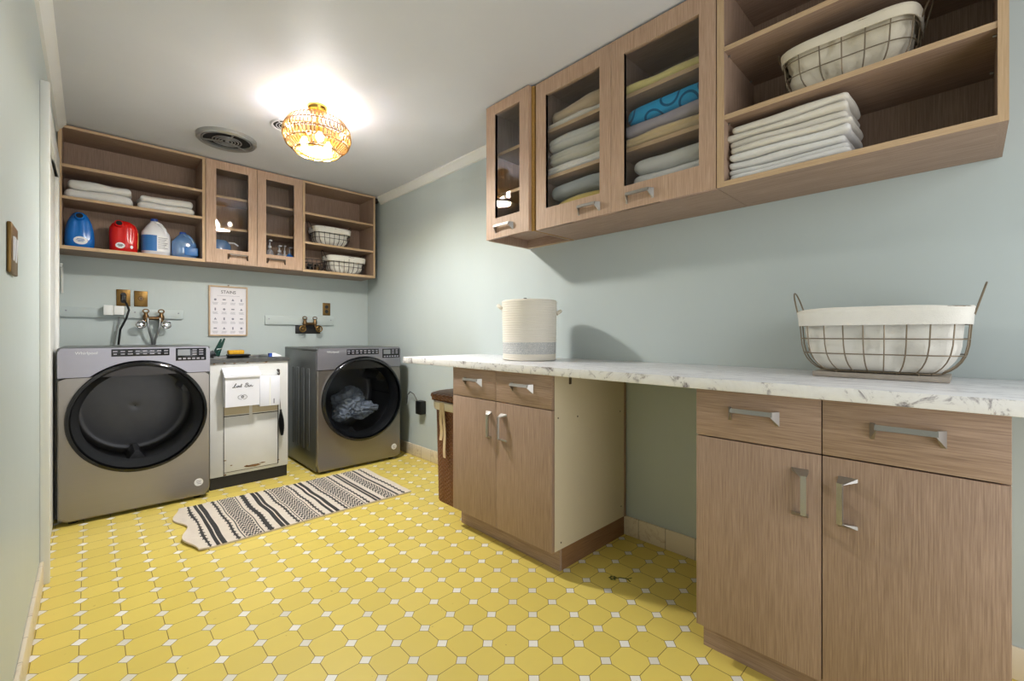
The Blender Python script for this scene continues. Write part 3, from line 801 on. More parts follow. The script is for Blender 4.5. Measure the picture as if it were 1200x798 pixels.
# ------------------------------------------------------------------ detergent jugs
def se(a, b, p, n=40):
    return [sup(a, b, p, 2 * PI * k / n) for k in range(n)]
def jug_body(m, prof, p=2.8, lean=None, n=48):
    rings = []
    for z, a, b in prof:
        dx = lean(z) if lean else 0
        rings.append([(x + dx, y, z) for x, y in se(a, b, p, n)])
    m.loft(rings); return m
def pour_jug(label, x, prof, mat, spout_x, spout_z, label_xy, extra, h):
    o = thing('detergent_jug', label, 'jug', (x, 4.11, 1.631), group='plastic jugs on the bottom shelf')
    m = MB(); jug_body(m, prof, 2.6)
    # two vertical hand-grip grooves pressed into the front
    for v in m.bm.verts:
        if v.co.y < 0 and h * 0.34 < v.co.z < h * 0.86:
            for gx in (-0.012, 0.036):
                v.co.y += 0.012 * math.exp(-((v.co.x - gx) / 0.010) ** 2) * math.sin(PI * (v.co.z - h * 0.34) / (h * 0.52))
    m.build('body', mat, o, world=False, sharp=60)
    c = Vector((spout_x, -0.05, spout_z - 0.012)); ax = Vector((0, -0.92, 0.3)).normalized()
    MB().tube([c - ax * 0.04, c, c + ax * 0.010, c + ax * 0.012], [0.026, 0.025, 0.024, 0.022], 20).build('spout', mat, o, world=False)
    MB().tube([c + ax * 0.0125, c + ax * 0.0135], 0.017, 20).build('spout_opening', 'black', o, world=False)
    lx, lz, la, lb = label_xy
    def yfront(xx, zz):
        best = 0
        for (z0, a0, b0), (z1, a1, b1) in zip(prof[:-1], prof[1:]):
            if z0 <= zz <= z1:
                t = (zz - z0) / max(1e-6, z1 - z0); a, b = a0 + (a1 - a0) * t, b0 + (b1 - b0) * t
                return -b * max(0, 1 - min(1, abs(xx) / a) ** 2.6) ** (1 / 2.6)
        return 0
    lm = MB(); rr = []
    for s_ in (0.02, 0.4, 0.7, 1.0):
        rr.append([(lx + la * s_ * math.cos(2 * PI * k / 24), yfront(lx + la * s_ * math.cos(2 * PI * k / 24), lz + lb * s_ * math.sin(2 * PI * k / 24)) - 0.0015, lz + lb * s_ * math.sin(2 * PI * k / 24)) for k in range(24)])
    lm.loft(rr, caps=(True, False)).build('label_sticker', 'label_white', o, world=False)
    lm = MB()
    for q in range(3):
        zz = lz + lb * (0.35 - 0.3 * q); wq = la * (0.5, 0.62, 0.4)[q]
        lm.box(lx - wq, lx + wq, yfront(lx, zz) - 0.003, yfront(lx, zz) - 0.0022, zz - 0.0018, zz + 0.0018)
    lm.build('label_print', extra, o, world=False)
    return o
pour_jug('bright blue detergent jug with a dark open spout', -0.052, [(0, 0.062, 0.05), (0.006, 0.07, 0.056), (0.06, 0.073, 0.06), (0.12, 0.07, 0.058), (0.17, 0.06, 0.052), (0.205, 0.048, 0.045), (0.23, 0.034, 0.034), (0.243, 0.02, 0.02)], 'p_blue', 0.0, 0.222, (0.005, 0.052, 0.034, 0.026), 'label_blue', 0.243)
r_ = pour_jug('red detergent jug with a dark open spout', 0.168, [(0, 0.066, 0.05), (0.006, 0.074, 0.056), (0.07, 0.076, 0.06), (0.13, 0.078, 0.06), (0.17, 0.076, 0.056), (0.2, 0.062, 0.048), (0.22, 0.035, 0.032), (0.225, 0.02, 0.02)], 'p_red', -0.026, 0.208, (-0.02, 0.047, 0.025, 0.02), 'print_dark', 0.225)
MB().lathe([(0.003, -0.058), (0.008, -0.0575)], (0.04, 0, 0.042), 16, axis='y', sy=1.5).build('side_sticker', 'label_white', r_, world=False)
MB().box(0.0735, 0.0775, -0.022, 0.006, 0.04, 0.15).build('edge_label', 'label_yellow', r_, world=False)
def gallon(label, x, mat, h, w_, labelled):
    o = thing('handled_jug', label, 'jug', (x, 4.12, 1.631), group='plastic jugs on the bottom shelf')
    a = w_ / 2
    prof = [(0, a * 0.93, a * 0.83), (0.006, a, a * 0.9), (h * 0.55, a, a * 0.9), (h * 0.62, a * 0.97, a * 0.86), (h * 0.78, a * 0.62, a * 0.6), (h * 0.9, a * 0.3, a * 0.3), (h * 0.93, a * 0.24, a * 0.24)]
    m = MB(); jug_body(m, prof, 2.6, lambda z: -a * 0.12 * max(0, (z / h - 0.55)) / 0.4)
    m.build('body', mat, o, world=False, sharp=60)
    pts = [(-a * 0.05 + a * 0.95 * math.sin(PI * k / 14) * (0.55 + 0.45 * (1 - k / 14)) , -a * 0.62, h * (0.56 + 0.34 * k / 14)) for k in range(15)]
    pts = [(a * 0.55, -a * 0.55, h * 0.5), (a * 0.66, -a * 0.62, h * 0.6), (a * 0.52, -a * 0.6, h * 0.72), (a * 0.28, -a * 0.5, h * 0.83), (a * 0.02, -a * 0.3, h * 0.89)]
    MB().tube(pts, a * 0.15, 10).build('grip', mat, o, world=False)
    MB().lathe([(a * 0.27, h * 0.93), (a * 0.27, h * 0.985), (a * 0.22, h)], (-a * 0.1, 0, 0), 18).build('cap', 'cap_blue', o, world=False)
    if labelled:
        lb = MB(); rings = []
        for z in (h * 0.12, h * 0.53): rings.append([(x_ * 1.012, y_ * 1.012, z) for x_, y_ in se(a, a * 0.9, 2.6, 60)])
        lb.loft(rings, caps=(False, False))
        for f_ in lb.bm.faces:
            cx = f_.calc_center_median(); f_.material_index = 1 if cx.x < -a * 0.05 else 0
        lb.build('label_band', ['label_white', 'label_blue'], o, world=False)
        k = MB()
        for i in range(7): k.box(a * 0.08, a * (0.75 - 0.1 * (i % 3)), -a * 0.925, -a * 0.918, h * (0.47 - 0.045 * i) - 0.002, h * (0.47 - 0.045 * i) + 0.002)
        k.build('label_print', 'print_grey', o, world=False)
    else:
        MB().box(-a * 0.1, a * 0.98, -a * 0.93, -a * 0.9, h * 0.12, h * 0.42, 0.004).build('label_band', 'label_blue', o, world=False)
gallon('white gallon jug with a blue and white label and blue cap', 0.345, 'p_white', 0.275, 0.165, True)
gallon('clear blue water jug with a handle at the end of the shelf', 0.512, 'jug_blue_clear', 0.205, 0.155, False)

# ------------------------------------------------------------------ bottles behind the back glass doors
gbt = 'pump bottles behind the narrow glass door'
def pump_bottle(label, x, y, h, r, mat, cap):
    o = thing('pump_bottle', label, 'bottle', (x, y, 1.631), group=gbt)
    MB().lathe([(r * 0.92, 0), (r, 0.004), (r, h * 0.55), (r * 0.8, h * 0.63), (r * 0.35, h * 0.68), (r * 0.35, h * 0.72)], n=20).build('body', mat, o, world=False)
    MB().lathe([(r * 0.42, h * 0.72), (r * 0.42, h * 0.8), (r * 0.15, h * 0.81), (r * 0.15, h * 0.94)], n=14).box(-r * 0.35, r * 0.35, -r * 1.1, r * 0.3, h * 0.94, h, 0.002).build('pump', cap, o, world=False)
pump_bottle('tall clear bottle with a white pump behind glass', 1.10, 4.12, 0.235, 0.032, 'bottle_clear', 'white_metal')
pump_bottle('shorter clear bottle with a slim white pump beside the tall one', 1.178, 4.13, 0.2, 0.034, 'bottle_clear', 'white_metal')
pump_bottle('small clear bottle standing in front of the others', 1.15, 4.07, 0.12, 0.016, 'bottle_clear', 'white_metal')
pump_bottle('slim white pump bottle behind the blue bottle', 1.235, 4.18, 0.215, 0.02, 'p_white', 'white_metal')
pump_bottle('bright blue bottle with a clear cap behind glass', 1.252, 4.10, 0.19, 0.032, 'p_blue', 'bottle_clear')
jb = thing('storage_jar', 'rounded pale blue container behind the wide glass door below the reflected lamp', 'container', (0.74, 4.13, 1.631))
MB().lathe([(0.06, 0), (0.075, 0.02), (0.082, 0.09), (0.078, 0.15), (0.055, 0.18), (0.03, 0.186)], n=28, sx=1.0, sy=0.85).build('body', 'jug_blue_clear', jb, world=False)
MB().tube([(0.05, 0, 0.17), (0.1, -0.01, 0.17), (0.125, -0.02, 0.15)], 0.006).build('nozzle', 'label_white', jb, world=False)

# ------------------------------------------------------------------ ceiling light
def ceiling_light():
    cx, cy = 0.965, 2.66
    o = thing('ceiling_light', 'round gold ceiling light hung with rows of amber crystal beads', 'lamp', (cx, cy, 2.13))
    L = lambda z: z - 2.13
    MB().lathe([(0.058, CEIL - 2.13), (0.058, CEIL - 2.13 - 0.012), (0.05, CEIL - 2.13 - 0.026), (0.016, CEIL - 2.13 - 0.032)], n=32).build('canopy', 'gold', o, world=False)
    MB().tube([(0, 0, CEIL - 2.13 - 0.03), (0, 0, L(2.23))], 0.008, 12).build('stem', 'gold', o, world=False)
    tiers = [(2.312, 0.152), (2.268, 0.178), (2.222, 0.184), (2.177, 0.168), (2.137, 0.122)]
    m = MB()
    for z, r in tiers:
        m.tube([(r * math.cos(2 * PI * k / 60), r * math.sin(2 * PI * k / 60), L(z)) for k in range(60)], 0.0028, 6, closed=True)
    for q in range(6):
        a = 2 * PI * q / 6
        m.tube([(r * math.cos(a), r * math.sin(a), L(z)) for z, r in tiers], 0.002, 6)
    for q in range(3):
        a = 2 * PI * q / 3 + 0.5
        m.tube([(0, 0, L(2.312)), (0.152 * math.cos(a), 0.152 * math.sin(a), L(2.312))], 0.003, 6)
    m.build('ring_frame', 'dark_gold', o, world=False)
    MB().lathe([(0.078, 0.008), (0.078, 0.004), (0.001, 0.003)], n=40).build('fill_disc', 'fill_disc', o, world=False)  # glowing disc added to throw light down into the room
    MB().lathe([(0.084, 0.004), (0.084, 0.014), (0.07, 0.018), (0.001, 0.019)], n=40, caps=(False, True)).build('disc_shield', 'dark_gold', o, world=False)  # added shield, keeps the disc's glow off the ceiling
    for (z0, r0), (z1, r1) in zip(tiers[:-1], tiers[1:]):
        m = MB(); n = 52
        for k in range(n):
            a = 2 * PI * (k + 0.5 * (tiers.index((z0, r0)) % 2)) / n
            er, et = Vector((math.cos(a), math.sin(a), 0)), Vector((-math.sin(a), math.cos(a), 0))
            A, B = er * r0 + Vector((0, 0, L(z0) - 0.002)), er * r1 + Vector((0, 0, L(z1) + 0.002))
            mid = (A + B) / 2; wdt = PI * (r0 + r1) / 2 / n * 0.72
            m.hull([A, B] + [mid + (A - B) * q + et * s_ * wdt + er * s2 for q in (0.22, -0.22) for s_, s2 in ((1, 0), (-1, 0), (0, 0.006), (0, -0.006))])
        m.build('crystal_row', 'crystal', o, world=False, sharp=5, kind='stuff')
        m = MB()
        for k in range(n):
            a = 2 * PI * (k + 0.5 * (tiers.index((z0, r0)) % 2)) / n
            er, et = Vector((math.cos(a), math.sin(a), 0)), Vector((-math.sin(a), math.cos(a), 0))
            A, B = er * r0 + Vector((0, 0, L(z0))), er * r1 + Vector((0, 0, L(z1))); wdt = PI * (r0 + r1) / 2 / n
            m.tube([(A + B) / 2 + (A - B) * 0.5 * math.cos(2 * PI * q / 10) + et * wdt * math.sin(2 * PI * q / 10) + er * 0.003 for q in range(10)], 0.002, 4, closed=True)
        m.build('crystal_setting', 'dark_gold', o, world=False, sharp=80)
    m = MB()
    for i in range(-6, 7):
        for j in range(-6, 7):
            x, y = (i + 0.5 * (j % 2)) * 0.0185, j * 0.016
            if math.hypot(x, y) < 0.108:
                m.lathe([(0.0005, 0.004), (0.0075, 0.008), (0.0005, 0.013)], (x, y, -0.006), 6)
    m.build('crystal_row', 'crystal', o, world=False, sharp=5, kind='stuff')
    m = MB()
    m.tube([(0.122 * math.cos(2 * PI * k / 60), 0.122 * math.sin(2 * PI * k / 60), 0.002) for k in range(60)], 0.003, 6, closed=True)
    m.build('bottom_ring', 'gold', o, world=False)
    for q in range(3):
        a = 2 * PI * q / 3 + 0.35; bx, by = 0.075 * math.cos(a), 0.075 * math.sin(a)
        s_ = MB().tube([(0, 0, L(2.25)), (bx, by, L(2.25))], 0.005, 8).tube([(bx, by, L(2.254)), (bx, by, L(2.224))], 0.011, 12).build('socket', 'gold', o, world=False)
        MB().lathe([(0.002, -0.022), (0.012, -0.019), (0.02, -0.008), (0.021, 0.002), (0.012, 0.02), (0.009, 0.026)], (bx, by, L(2.196)), 16).build('bulb', 'bulb', s_, world=False)
ceiling_light()

def round_vent(label, name, cx, cy, R, rings, mat, spokes, dark, dp=0.028):
    o = thing(name, label, 'vent', (cx, cy, CEIL - 0.03))
    zt = 0.03
    MB().lathe([(R * 0.97, zt), (R * 0.97, zt - 0.004), (0.001, zt - 0.004)], n=40, caps=(True, True)).build('back_plate', dark, o, world=False)
    MB().loft([[(r * math.cos(2 * PI * k / 48), r * math.sin(2 * PI * k / 48), z) for k in range(48)] for r, z in ((R, zt), (R * 0.99, zt - dp * 0.7), (R * 0.94, zt - dp), (R * 0.84, zt - dp * 0.75), (R * 0.84, zt))], caps=(False, False), closed=True).build('rim', mat, o, world=False)
    m = MB()
    for r in rings:
        m.tube([(R * r * math.cos(2 * PI * k / 40), R * r * math.sin(2 * PI * k / 40), zt - dp * 0.7) for k in range(40)], R * 0.022, 6, closed=True)
    for q in range(spokes):
        a = 2 * PI * q / spokes + 0.6
        m.tube([(R * rings[-1] * math.cos(a), R * rings[-1] * math.sin(a), zt - dp * 0.7), (R * 0.88 * math.cos(a), R * 0.88 * math.sin(a), zt - dp * 0.7)], R * 0.03, 6)
    m.build('grille', mat, o, world=False)
    MB().lathe([(R * 0.07, zt - 0.004), (R * 0.07, zt - dp), (R * 0.03, zt - dp - 0.002)], n=16).build('knob', mat, o, world=False)
M['vent_metal'] = plain('dull_vent_metal', (176, 176, 174), 0.3, 0.7)
M['vent_dark'] = plain('vent_interior', (34, 34, 34), 0.6)
round_vent('large round metal exhaust fan grille in the ceiling', 'exhaust_fan', 0.675, 3.52, 0.178, (0.79, 0.47, 0.37, 0.27, 0.17), 'vent_metal', 3, 'vent_dark')
round_vent('small white round ceiling vent beside the crystal light', 'ceiling_vent', 0.915, 3.035, 0.098, (0.66, 0.5, 0.34, 0.18), 'white_metal', 2, 'vent_dark', 0.012)

# ------------------------------------------------------------------ washer and dryer
def machine(label, cx, yf, w_, h, dep, door_c, door_r, name, panel, disp, clothes):
    o = thing(name, label, name.replace('_', ' '), (cx, yf + dep / 2, 0))
    x0, x1 = cx - w_ / 2, cx + w_ / 2; z0 = 0.022; yb = yf + dep
    fz = h - 0.165            # bottom of the fascia
    # body shell: sides with pressed ribs, back, top
    for xa, sg in ((x0, 1), (x1, -1)):
        m = MB().box(xa, xa + sg * 0.012, yf + 0.03, yb, z0, h - 0.012, 0.003)
        for k in range(4):
            yy = yf + 0.16 + k * 0.12
            m.box(xa - sg * 0.006, xa + sg * 0.004, yy, yy + 0.05, 0.16, h - 0.16, 0.005)
        m.build('side_panel', 'steel_side', o)
    MB().box(x0 + 0.012, x1 - 0.012, yb - 0.012, yb, z0, h - 0.012).build('back_panel', 'steel_side', o)
    MB().box(x0 + 0.012, x1 - 0.012, yf + 0.03, yb - 0.012, z0, z0 + 0.012).build('bottom_panel', 'steel_side', o)
    MB().box(x0 - 0.002, x1 + 0.002, yf + 0.012, yb + 0.002, h - 0.022, h, 0.008).build('lid', 'steel_side', o)
    # front with a round opening
    n = 96; dcx, dcz = door_c
    def front(zl, zh, mat, nm, corner=0.02, proud=0.0):
        m = MB(); outer, inner = [], []
        for k in range(n):
            a = 2 * PI * k / n; ca, sa = math.cos(a), math.sin(a)
            hw_r, hw_l, hz_t, hz_b = x1 - dcx, dcx - x0, zh - dcz, dcz - zl
            tx = (hw_r if ca > 0 else hw_l) / max(1e-6, abs(ca)); tz = (hz_t if sa > 0 else hz_b) / max(1e-6, abs(sa))
            t = min(tx, tz)
            outer.append((dcx + ca * t, dcz + sa * t)); inner.append((dcx + ca * door_r, dcz + sa * door_r))
        Y0, Y1 = yf - proud, yf + 0.032
        m.loft([[(x, Y1, z) for x, z in outer], [(x, Y0 + 0.006, z) for x, z in outer], [(dcx + (x - dcx) * 0.985, Y0, dcz + (z - dcz) * 0.985) for x, z in outer],
                [(x, Y0, z) for x, z in inner], [(x, yf + 0.05, z) for x, z in inner]], caps=(False, False))
        return m.build(nm, mat, o, sharp=30)
    front(0.022, fz, 'steel', 'front_panel')
    # fascia: control panel across the top, its lower edge cut to follow the door
    m = MB(); pts_t, pts_b = [], []
    N = 60; cutr = door_r + 0.012
    for k in range(N + 1):
        x = x0 + w_ * k / N; dx = abs(x - dcx)
        zb = fz
        if dx < cutr: zb = max(fz, dcz + math.sqrt(cutr ** 2 - dx ** 2))
        rc = 0.022; e = min(x - x0, x1 - x); zt = h - 0.002 - (rc - math.sqrt(max(0, rc ** 2 - (rc - e) ** 2)) if e < rc else 0)
        pts_t.append((x, zt)); pts_b.append((x, zb))
    loop = pts_t + pts_b[::-1]
    A = [m.bm.verts.new((x, yf - 0.006, z)) for x, z in loop]; B = [m.bm.verts.new((x, yf + 0.03, z)) for x, z in loop]
    L2 = len(loop)
    for k in range(N):
        i, j = k, L2 - 1 - k
        m.bm.faces.new((A[i], A[i + 1], A[j - 1], A[j])); m.bm.faces.new((B[j], B[j - 1], B[i + 1], B[i]))
    for i in range(L2):
        j = (i + 1) % L2; m.bm.faces.new((A[j], A[i], B[i], B[j]))
    m.build('fascia', 'steel_top', o, sharp=30)
    yp = yf - 0.0075
    a, b, c, d_ = panel
    cp = MB().box(a, b, yp, yp + 0.004, c, d_, 0.001).build('control_panel', 'display', o)
    m = MB()
    for k in range(8):
        xx = a + (b - a) * (k + 0.5) / 8
        for zz, ww in ((0.68, 0.3), (0.32, 0.22 + 0.06 * (k % 3))):
            m.box(xx - (b - a) / 16 * ww * 2, xx + (b - a) / 16 * ww * 2, yp - 0.0006, yp, c + (d_ - c) * zz - 0.0035, c + (d_ - c) * zz + 0.0035)
    m.build('legend', 'print_grey', cp)
    a, b, c, d_ = disp
    dp = MB().box(a, b, yp, yp + 0.004, c, d_, 0.001).build('display', 'display', o)
    MB().box(a + 0.01, a + (b - a) * 0.46, yp - 0.0006, yp, c + (d_ - c) * 0.42, d_ - 0.008).build('screen', 'lcd', dp)
    m = MB()
    for k in range(6): m.box(a + (b - a) * (0.08 + 0.15 * k), a + (b - a) * (0.18 + 0.15 * k), yp - 0.0006, yp, c + 0.008, c + 0.018)
    for k in range(3):
        for q in range(2): m.box(a + (b - a) * (0.54 + 0.22 * q), a + (b - a) * (0.68 + 0.22 * q), yp - 0.0006, yp, c + (d_ - c) * (0.45 + 0.18 * k), c + (d_ - c) * (0.45 + 0.18 * k) + 0.006)
    m.build('legend', 'print_grey', dp)
    MB().text('Whirlpool', 0.022, lambda x, dd, z: (x0 + 0.115 + x, yf - 0.0065 - dd, h - 0.03 + z)).build('logo', 'print_light', o)
    st = MB().lathe([(0.024, yf - 0.0015), (0.024, yf + 0.001)], (x1 - 0.06, 0, 0.11), 28, axis='y').build('sticker', 'sticker', o)
    m = MB()
    for k in range(3): m.box(x1 - 0.06 - 0.014 + 0.003 * k, x1 - 0.06 + 0.014 - 0.003 * (k % 2), yf - 0.0022, yf - 0.0015, 0.117 - 0.009 * k, 0.120 - 0.009 * k)
    m.build('sticker_print', 'print_grey', st)
    # door
    prof = lambda lst: [[(dcx + r * math.cos(2 * PI * k / 72), y, dcz + r * math.sin(2 * PI * k / 72)) for k in range(72)] for r, y in lst]
    R = door_r + 0.004
    dr = MB().loft(prof([(R, yf + 0.004), (R, yf - 0.022), (R - 0.006, yf - 0.03), (R - 0.018, yf - 0.034), (R - 0.022, yf - 0.02), (R - 0.022, yf + 0.0)]), caps=(False, False), closed=True).build('door', 'gloss_black', o)
    MB().loft(prof([(R - 0.019, yf - 0.031), (R * 0.86, yf - 0.045), (R * 0.6, yf - 0.058), (R * 0.3, yf - 0.064), (0.004, yf - 0.066)]), caps=(False, True)).build('door_glass', 'door_glass' if clothes else 'door_glass_dark', dr, sharp=80)
    MB().loft(prof([(R - 0.024, yf - 0.005), (R * 0.88, yf + 0.02), (R * 0.84, yf + 0.05), (R * 0.83, yf + 0.09)]), caps=(False, False)).build('gasket', 'dark_cavity' if clothes else 'boot_grey', o)
    m = MB().loft(prof([(R * 0.83, yf + 0.09), (R * 0.96, yf + 0.1), (R * 0.96, yf + 0.5), (R * 0.9, yf + 0.52)] + [(R * (0.86 - 0.06 * q), yf + 0.525 + 0.0022 * (q % 2)) for q in range(13)] + [(0.004, yf + 0.53)]), caps=(False, False))
    for q in range(3):
        an = 2 * PI * q / 3 + 0.5
        ur = Vector((math.cos(an), 0, math.sin(an))); ut = Vector((-math.sin(an), 0, math.cos(an))); c0 = Vector((dcx, 0, dcz))
        m.hull([c0 + ur * (R * rr) + ut * tt + Vector((0, yy, 0)) for rr, tt in ((0.95, 0.05), (0.95, -0.05), (0.78, 0.012), (0.78, -0.012)) for yy in (yf + 0.22, yf + 0.50)])
    m.build('drum', 'drum', o)
    for xx in (x0 + 0.06, x1 - 0.06):
        for yy in (yf + 0.06, yb - 0.07):
            MB().lathe([(0.02, 0), (0.022, 0.008), (0.01, 0.012), (0.01, 0.024)], (xx, yy, 0), 14).build('foot', 'black', o)
    return o
machine('front-loading washer with a smoked round door standing beside the left wall', 0.2165, 3.445, 0.695, 0.987, 0.76, (0.2215, 0.574), 0.322, 'washing_machine', (0.087, 0.354, 0.934, 0.977), (0.385, 0.543, 0.898, 0.977), False)
machine('front-loading dryer with denim behind its round door', 1.577, 3.392, 0.695, 0.958, 0.76, (1.592, 0.545), 0.330, 'clothes_dryer', (1.452, 1.722, 0.902, 0.947), (1.755, 1.912, 0.868, 0.945), True)
# denim bundle in the dryer drum
m = MB()
def blob(c, r, seed, sq=(1, 1, 1), n=60):
    rings = []
    for i in range(1, n):
        ph = PI * i / n; ring = []
        for k in range(2 * n):
            th = PI * k / n
            dv = Vector((math.sin(ph) * math.cos(th), math.sin(ph) * math.sin(th), math.cos(ph)))
            f_ = 1.12 + 0.3 * noise.noise(dv * 1.5 + Vector((seed, 0, 0))) - 0.55 * abs(noise.noise(Vector((dv.x * 2.6, dv.y * 2.6, dv.z * 3.6)) + Vector((0, seed, 0)))) - 0.1 * abs(noise.noise(dv * 6.5 + Vector((0, 0, seed))))
            ring.append((c[0] + dv.x * r * f_ * sq[0], c[1] + dv.y * r * f_ * sq[1], c[2] + dv.z * r * f_ * sq[2]))
        rings.append(ring)
    m.loft(rings)
blob((1.565, 3.60, 0.492), 0.125, 3.3, (1.05, 0.8, 0.95)); blob((1.655, 3.58, 0.435), 0.1, 8.1, (1.25, 0.8, 0.7)); blob((1.50, 3.58, 0.43), 0.085, 5.7, (1.0, 0.9, 0.9))
jn = m.build('jeans', 'denim', sharp=80)
tag(jn, 'crumpled blue denim clothes seen through the dryer door', 'clothes')

# ------------------------------------------------------------------ sink cabinet
def sink_cabinet():
    x0, x1, yf, yb = 0.583, 1.075, 3.56, 4.24
    o = thing('sink_cabinet', 'worn white painted sink cabinet with a dark top between washer and dryer', 'cabinet', ((x0 + x1) / 2, (yf + yb) / 2, 0))
    MB().box(x0 + 0.004, x1 - 0.004, yf + 0.012, yb, 0, 0.082).build('toe_kick', 'toe_black', o)
    MB().box(x0, x1, yf, yb, 0.084, 0.868, 0.003).build('body', 'old_white', o)
    # top with a basin
    tz0, tz1 = 0.869, 0.892; ys = yf - 0.012
    ring = lambda a, b, c, d_, z: [(a, c, z), (b, c, z), (b, d_, z), (a, d_, z)]
    bx0, bx1, by0, by1 = x0 + 0.06, x1 - 0.06, yf + 0.06, yb - 0.14
    m = MB(); m.loft([ring(x0 - 0.006, x1 + 0.006, ys, yb, tz0), ring(x0 - 0.006, x1 + 0.006, ys, yb, tz1), ring(bx0, bx1, by0, by1, tz1), ring(bx0 + 0.01, bx1 - 0.01, by0 + 0.01, by1 - 0.01, tz1 - 0.018)], caps=(True, True))
    m.build('sink_top', 'sink_top', o)
    for (za, zb) in ((0.11, 0.492), (0.498, 0.80)):
        MB().box(0.664, 1.004, yf - 0.008, yf, za, zb, 0.002).build('door', 'old_white', o)
    MB().box(0.6605, 0.664, yf - 0.003, yf, 0.086, 0.80).box(0.664, 1.004, yf - 0.003, yf, 0.492, 0.498).box(0.664, 1.004, yf - 0.003, yf, 0.106, 0.11).build('seam', 'toe_black', o)  # dark strips stand in for the shade in the door grooves
    MB().box(0.664, 1.004, yf - 0.0095, yf - 0.008, 0.505, 0.565).build('beige_band', 'band_beige', o)  # beige strip along the lower edge of the upper door
    MB().box(0.815, 0.835, yf - 0.0105, yf - 0.0095, 0.4, 0.56).build('drip_mark', 'old_white', o)
    m = MB()
    for (x, z, a, b, s_) in ((0.84, 0.126, 0.05, 0.008, 1), (0.80, 0.13, 0.018, 0.006, 2), (0.9, 0.135, 0.02, 0.004, 3)):
        pts = []
        for k in range(14):
            an = 2 * PI * k / 14; q = 1 + 0.5 * noise.noise(Vector((math.cos(an) * 2 + s_, math.sin(an) * 2, s_)))
            pts.append((x + a * q * math.cos(an), z + b * q * math.sin(an)))
        m.loft([[(px, yf - 0.008, pz) for px, pz in pts], [(px, yf - 0.0088, pz) for px, pz in pts]])
    for (x, z) in ((0.664, 0.19), (0.664, 0.09), (0.70, 0.15), (1.0, 0.13), (0.6, 0.86), (0.66, 0.862), (0.72, 0.858), (0.8, 0.863), (0.92, 0.86)):
        m.box(x, x + 0.012, yf - 0.0088, yf - 0.0005, z, z + 0.006)
    m.build('paint_chips', 'chips', o, kind='stuff')
    MB().tube([(1.004, yf - 0.01, 0.11), (1.004, yf - 0.01, 0.78)], 0.003, 6).build('hinge_rod', 'toe_black', o)
    return o
sink_cabinet()
YF_S = 3.56
lb = thing('lint_bin', 'white lint bin with sloped lid and script lettering hung on the sink cabinet', 'bin', (0.752, 3.5, 0.565))
m = MB().hull([(x, y, z) for x in (0.655, 0.862) for y, z in ((3.548, 0.568), (3.548, 0.80), (3.475, 0.568), (3.468, 0.775))]).build('body', 'white_metal', lb)
MB().hull([(x, y, z) for x in (0.648, 0.869) for y, z in ((3.5485, 0.835), (3.5485, 0.826), (3.458, 0.786), (3.458, 0.770), (3.468, 0.770))]).build('lid', 'white_metal', lb)
def script_lines():
    y = lambda z: 3.475 + (3.468 - 3.475) * (z - 0.568) / (0.775 - 0.568) - 0.0015
    S_ = []
    # L i n t   B i n in joined handwriting, unit box about 10 x 2
    S_.append([(0.2, 0.3), (0.0, 0.1), (0.3, 0.0), (0.6, 0.6), (0.9, 1.6), (1.15, 2.0), (1.25, 1.75), (1.0, 1.2), (0.7, 0.4), (0.55, 0.1), (0.9, 0.05), (1.3, 0.1), (1.6, 0.4)])
    S_.append([(1.6, 0.4), (1.8, 0.8), (1.75, 0.2), (1.95, 0.1), (2.15, 0.5), (2.3, 0.85), (2.25, 0.1), (2.45, 0.6), (2.7, 0.85), (2.75, 0.4), (2.8, 0.1), (3.1, 0.4), (3.5, 1.7), (3.35, 0.5), (3.45, 0.1), (3.8, 0.4)])
    S_.append([(3.15, 1.15), (3.85, 1.25)])
    S_.append([(1.9, 1.15), (1.95, 1.2)])
    S_.append([(4.9, 0.1), (5.15, 1.0), (5.4, 1.85), (5.05, 1.6), (5.5, 1.95), (6.1, 1.8), (6.05, 1.25), (5.45, 1.0), (6.1, 0.9), (6.2, 0.35), (5.7, 0.05), (5.1, 0.15)])
    S_.append([(6.4, 0.4), (6.65, 0.8), (6.6, 0.2), (6.8, 0.1), (7.1, 0.5), (7.25, 0.85), (7.2, 0.1), (7.45, 0.6), (7.7, 0.85), (7.8, 0.3), (7.95, 0.1), (8.5, 0.5)])
    S_.append([(6.75, 1.15), (6.8, 1.2)])
    m = MB(); sc = 0.0146; xo, zo = 0.697, 0.700
    for st in S_:
        P = [Vector((a * sc + b * sc * 0.15, 0, b * sc * 0.95)) for a, b in st]
        pts = []
        if len(P) > 2:
            for i in range(len(P) - 1):
                p0, p1, p2, p3 = P[max(0, i - 1)], P[i], P[i + 1], P[min(len(P) - 1, i + 2)]
                for q in range(5):
                    t = q / 5; pts.append(0.5 * ((2 * p1) + (p2 - p0) * t + (2 * p0 - 5 * p1 + 4 * p2 - p3) * t * t + (3 * p1 - p0 - 3 * p2 + p3) * t ** 3))
            pts.append(P[-1])
        else: pts = P
        pts = [(xo + p.x, y(zo + p.z), zo + p.z) for p in pts]
        m.tube(pts, 0.0016, 5)
    m.build('lettering', 'print_dark', lb)
    m = MB()
    for q in (-1, 1):
        pts = [(0.757 + q * 0.028 * math.cos(t), y(0.632) - 0.0008, 0.632 + 0.016 * math.sin(t)) for t in [PI * (-0.45 + 0.9 * k / 8) for k in range(9)]]
        m.tube(pts, 0.0009, 4)
    m.tube([(0.757 + 0.006 * math.cos(2 * PI * k / 10), y(0.634) - 0.0008, 0.634 + 0.008 * math.sin(2 * PI * k / 10)) for k in range(10)], 0.0022, 4, closed=True)
    m.build('emblem', 'print_dark', lb)
script_lines()
pb = thing('sheet_dispenser', 'small plain white box hung beside the lint bin', 'box', (0.93, 3.52, 0.548))
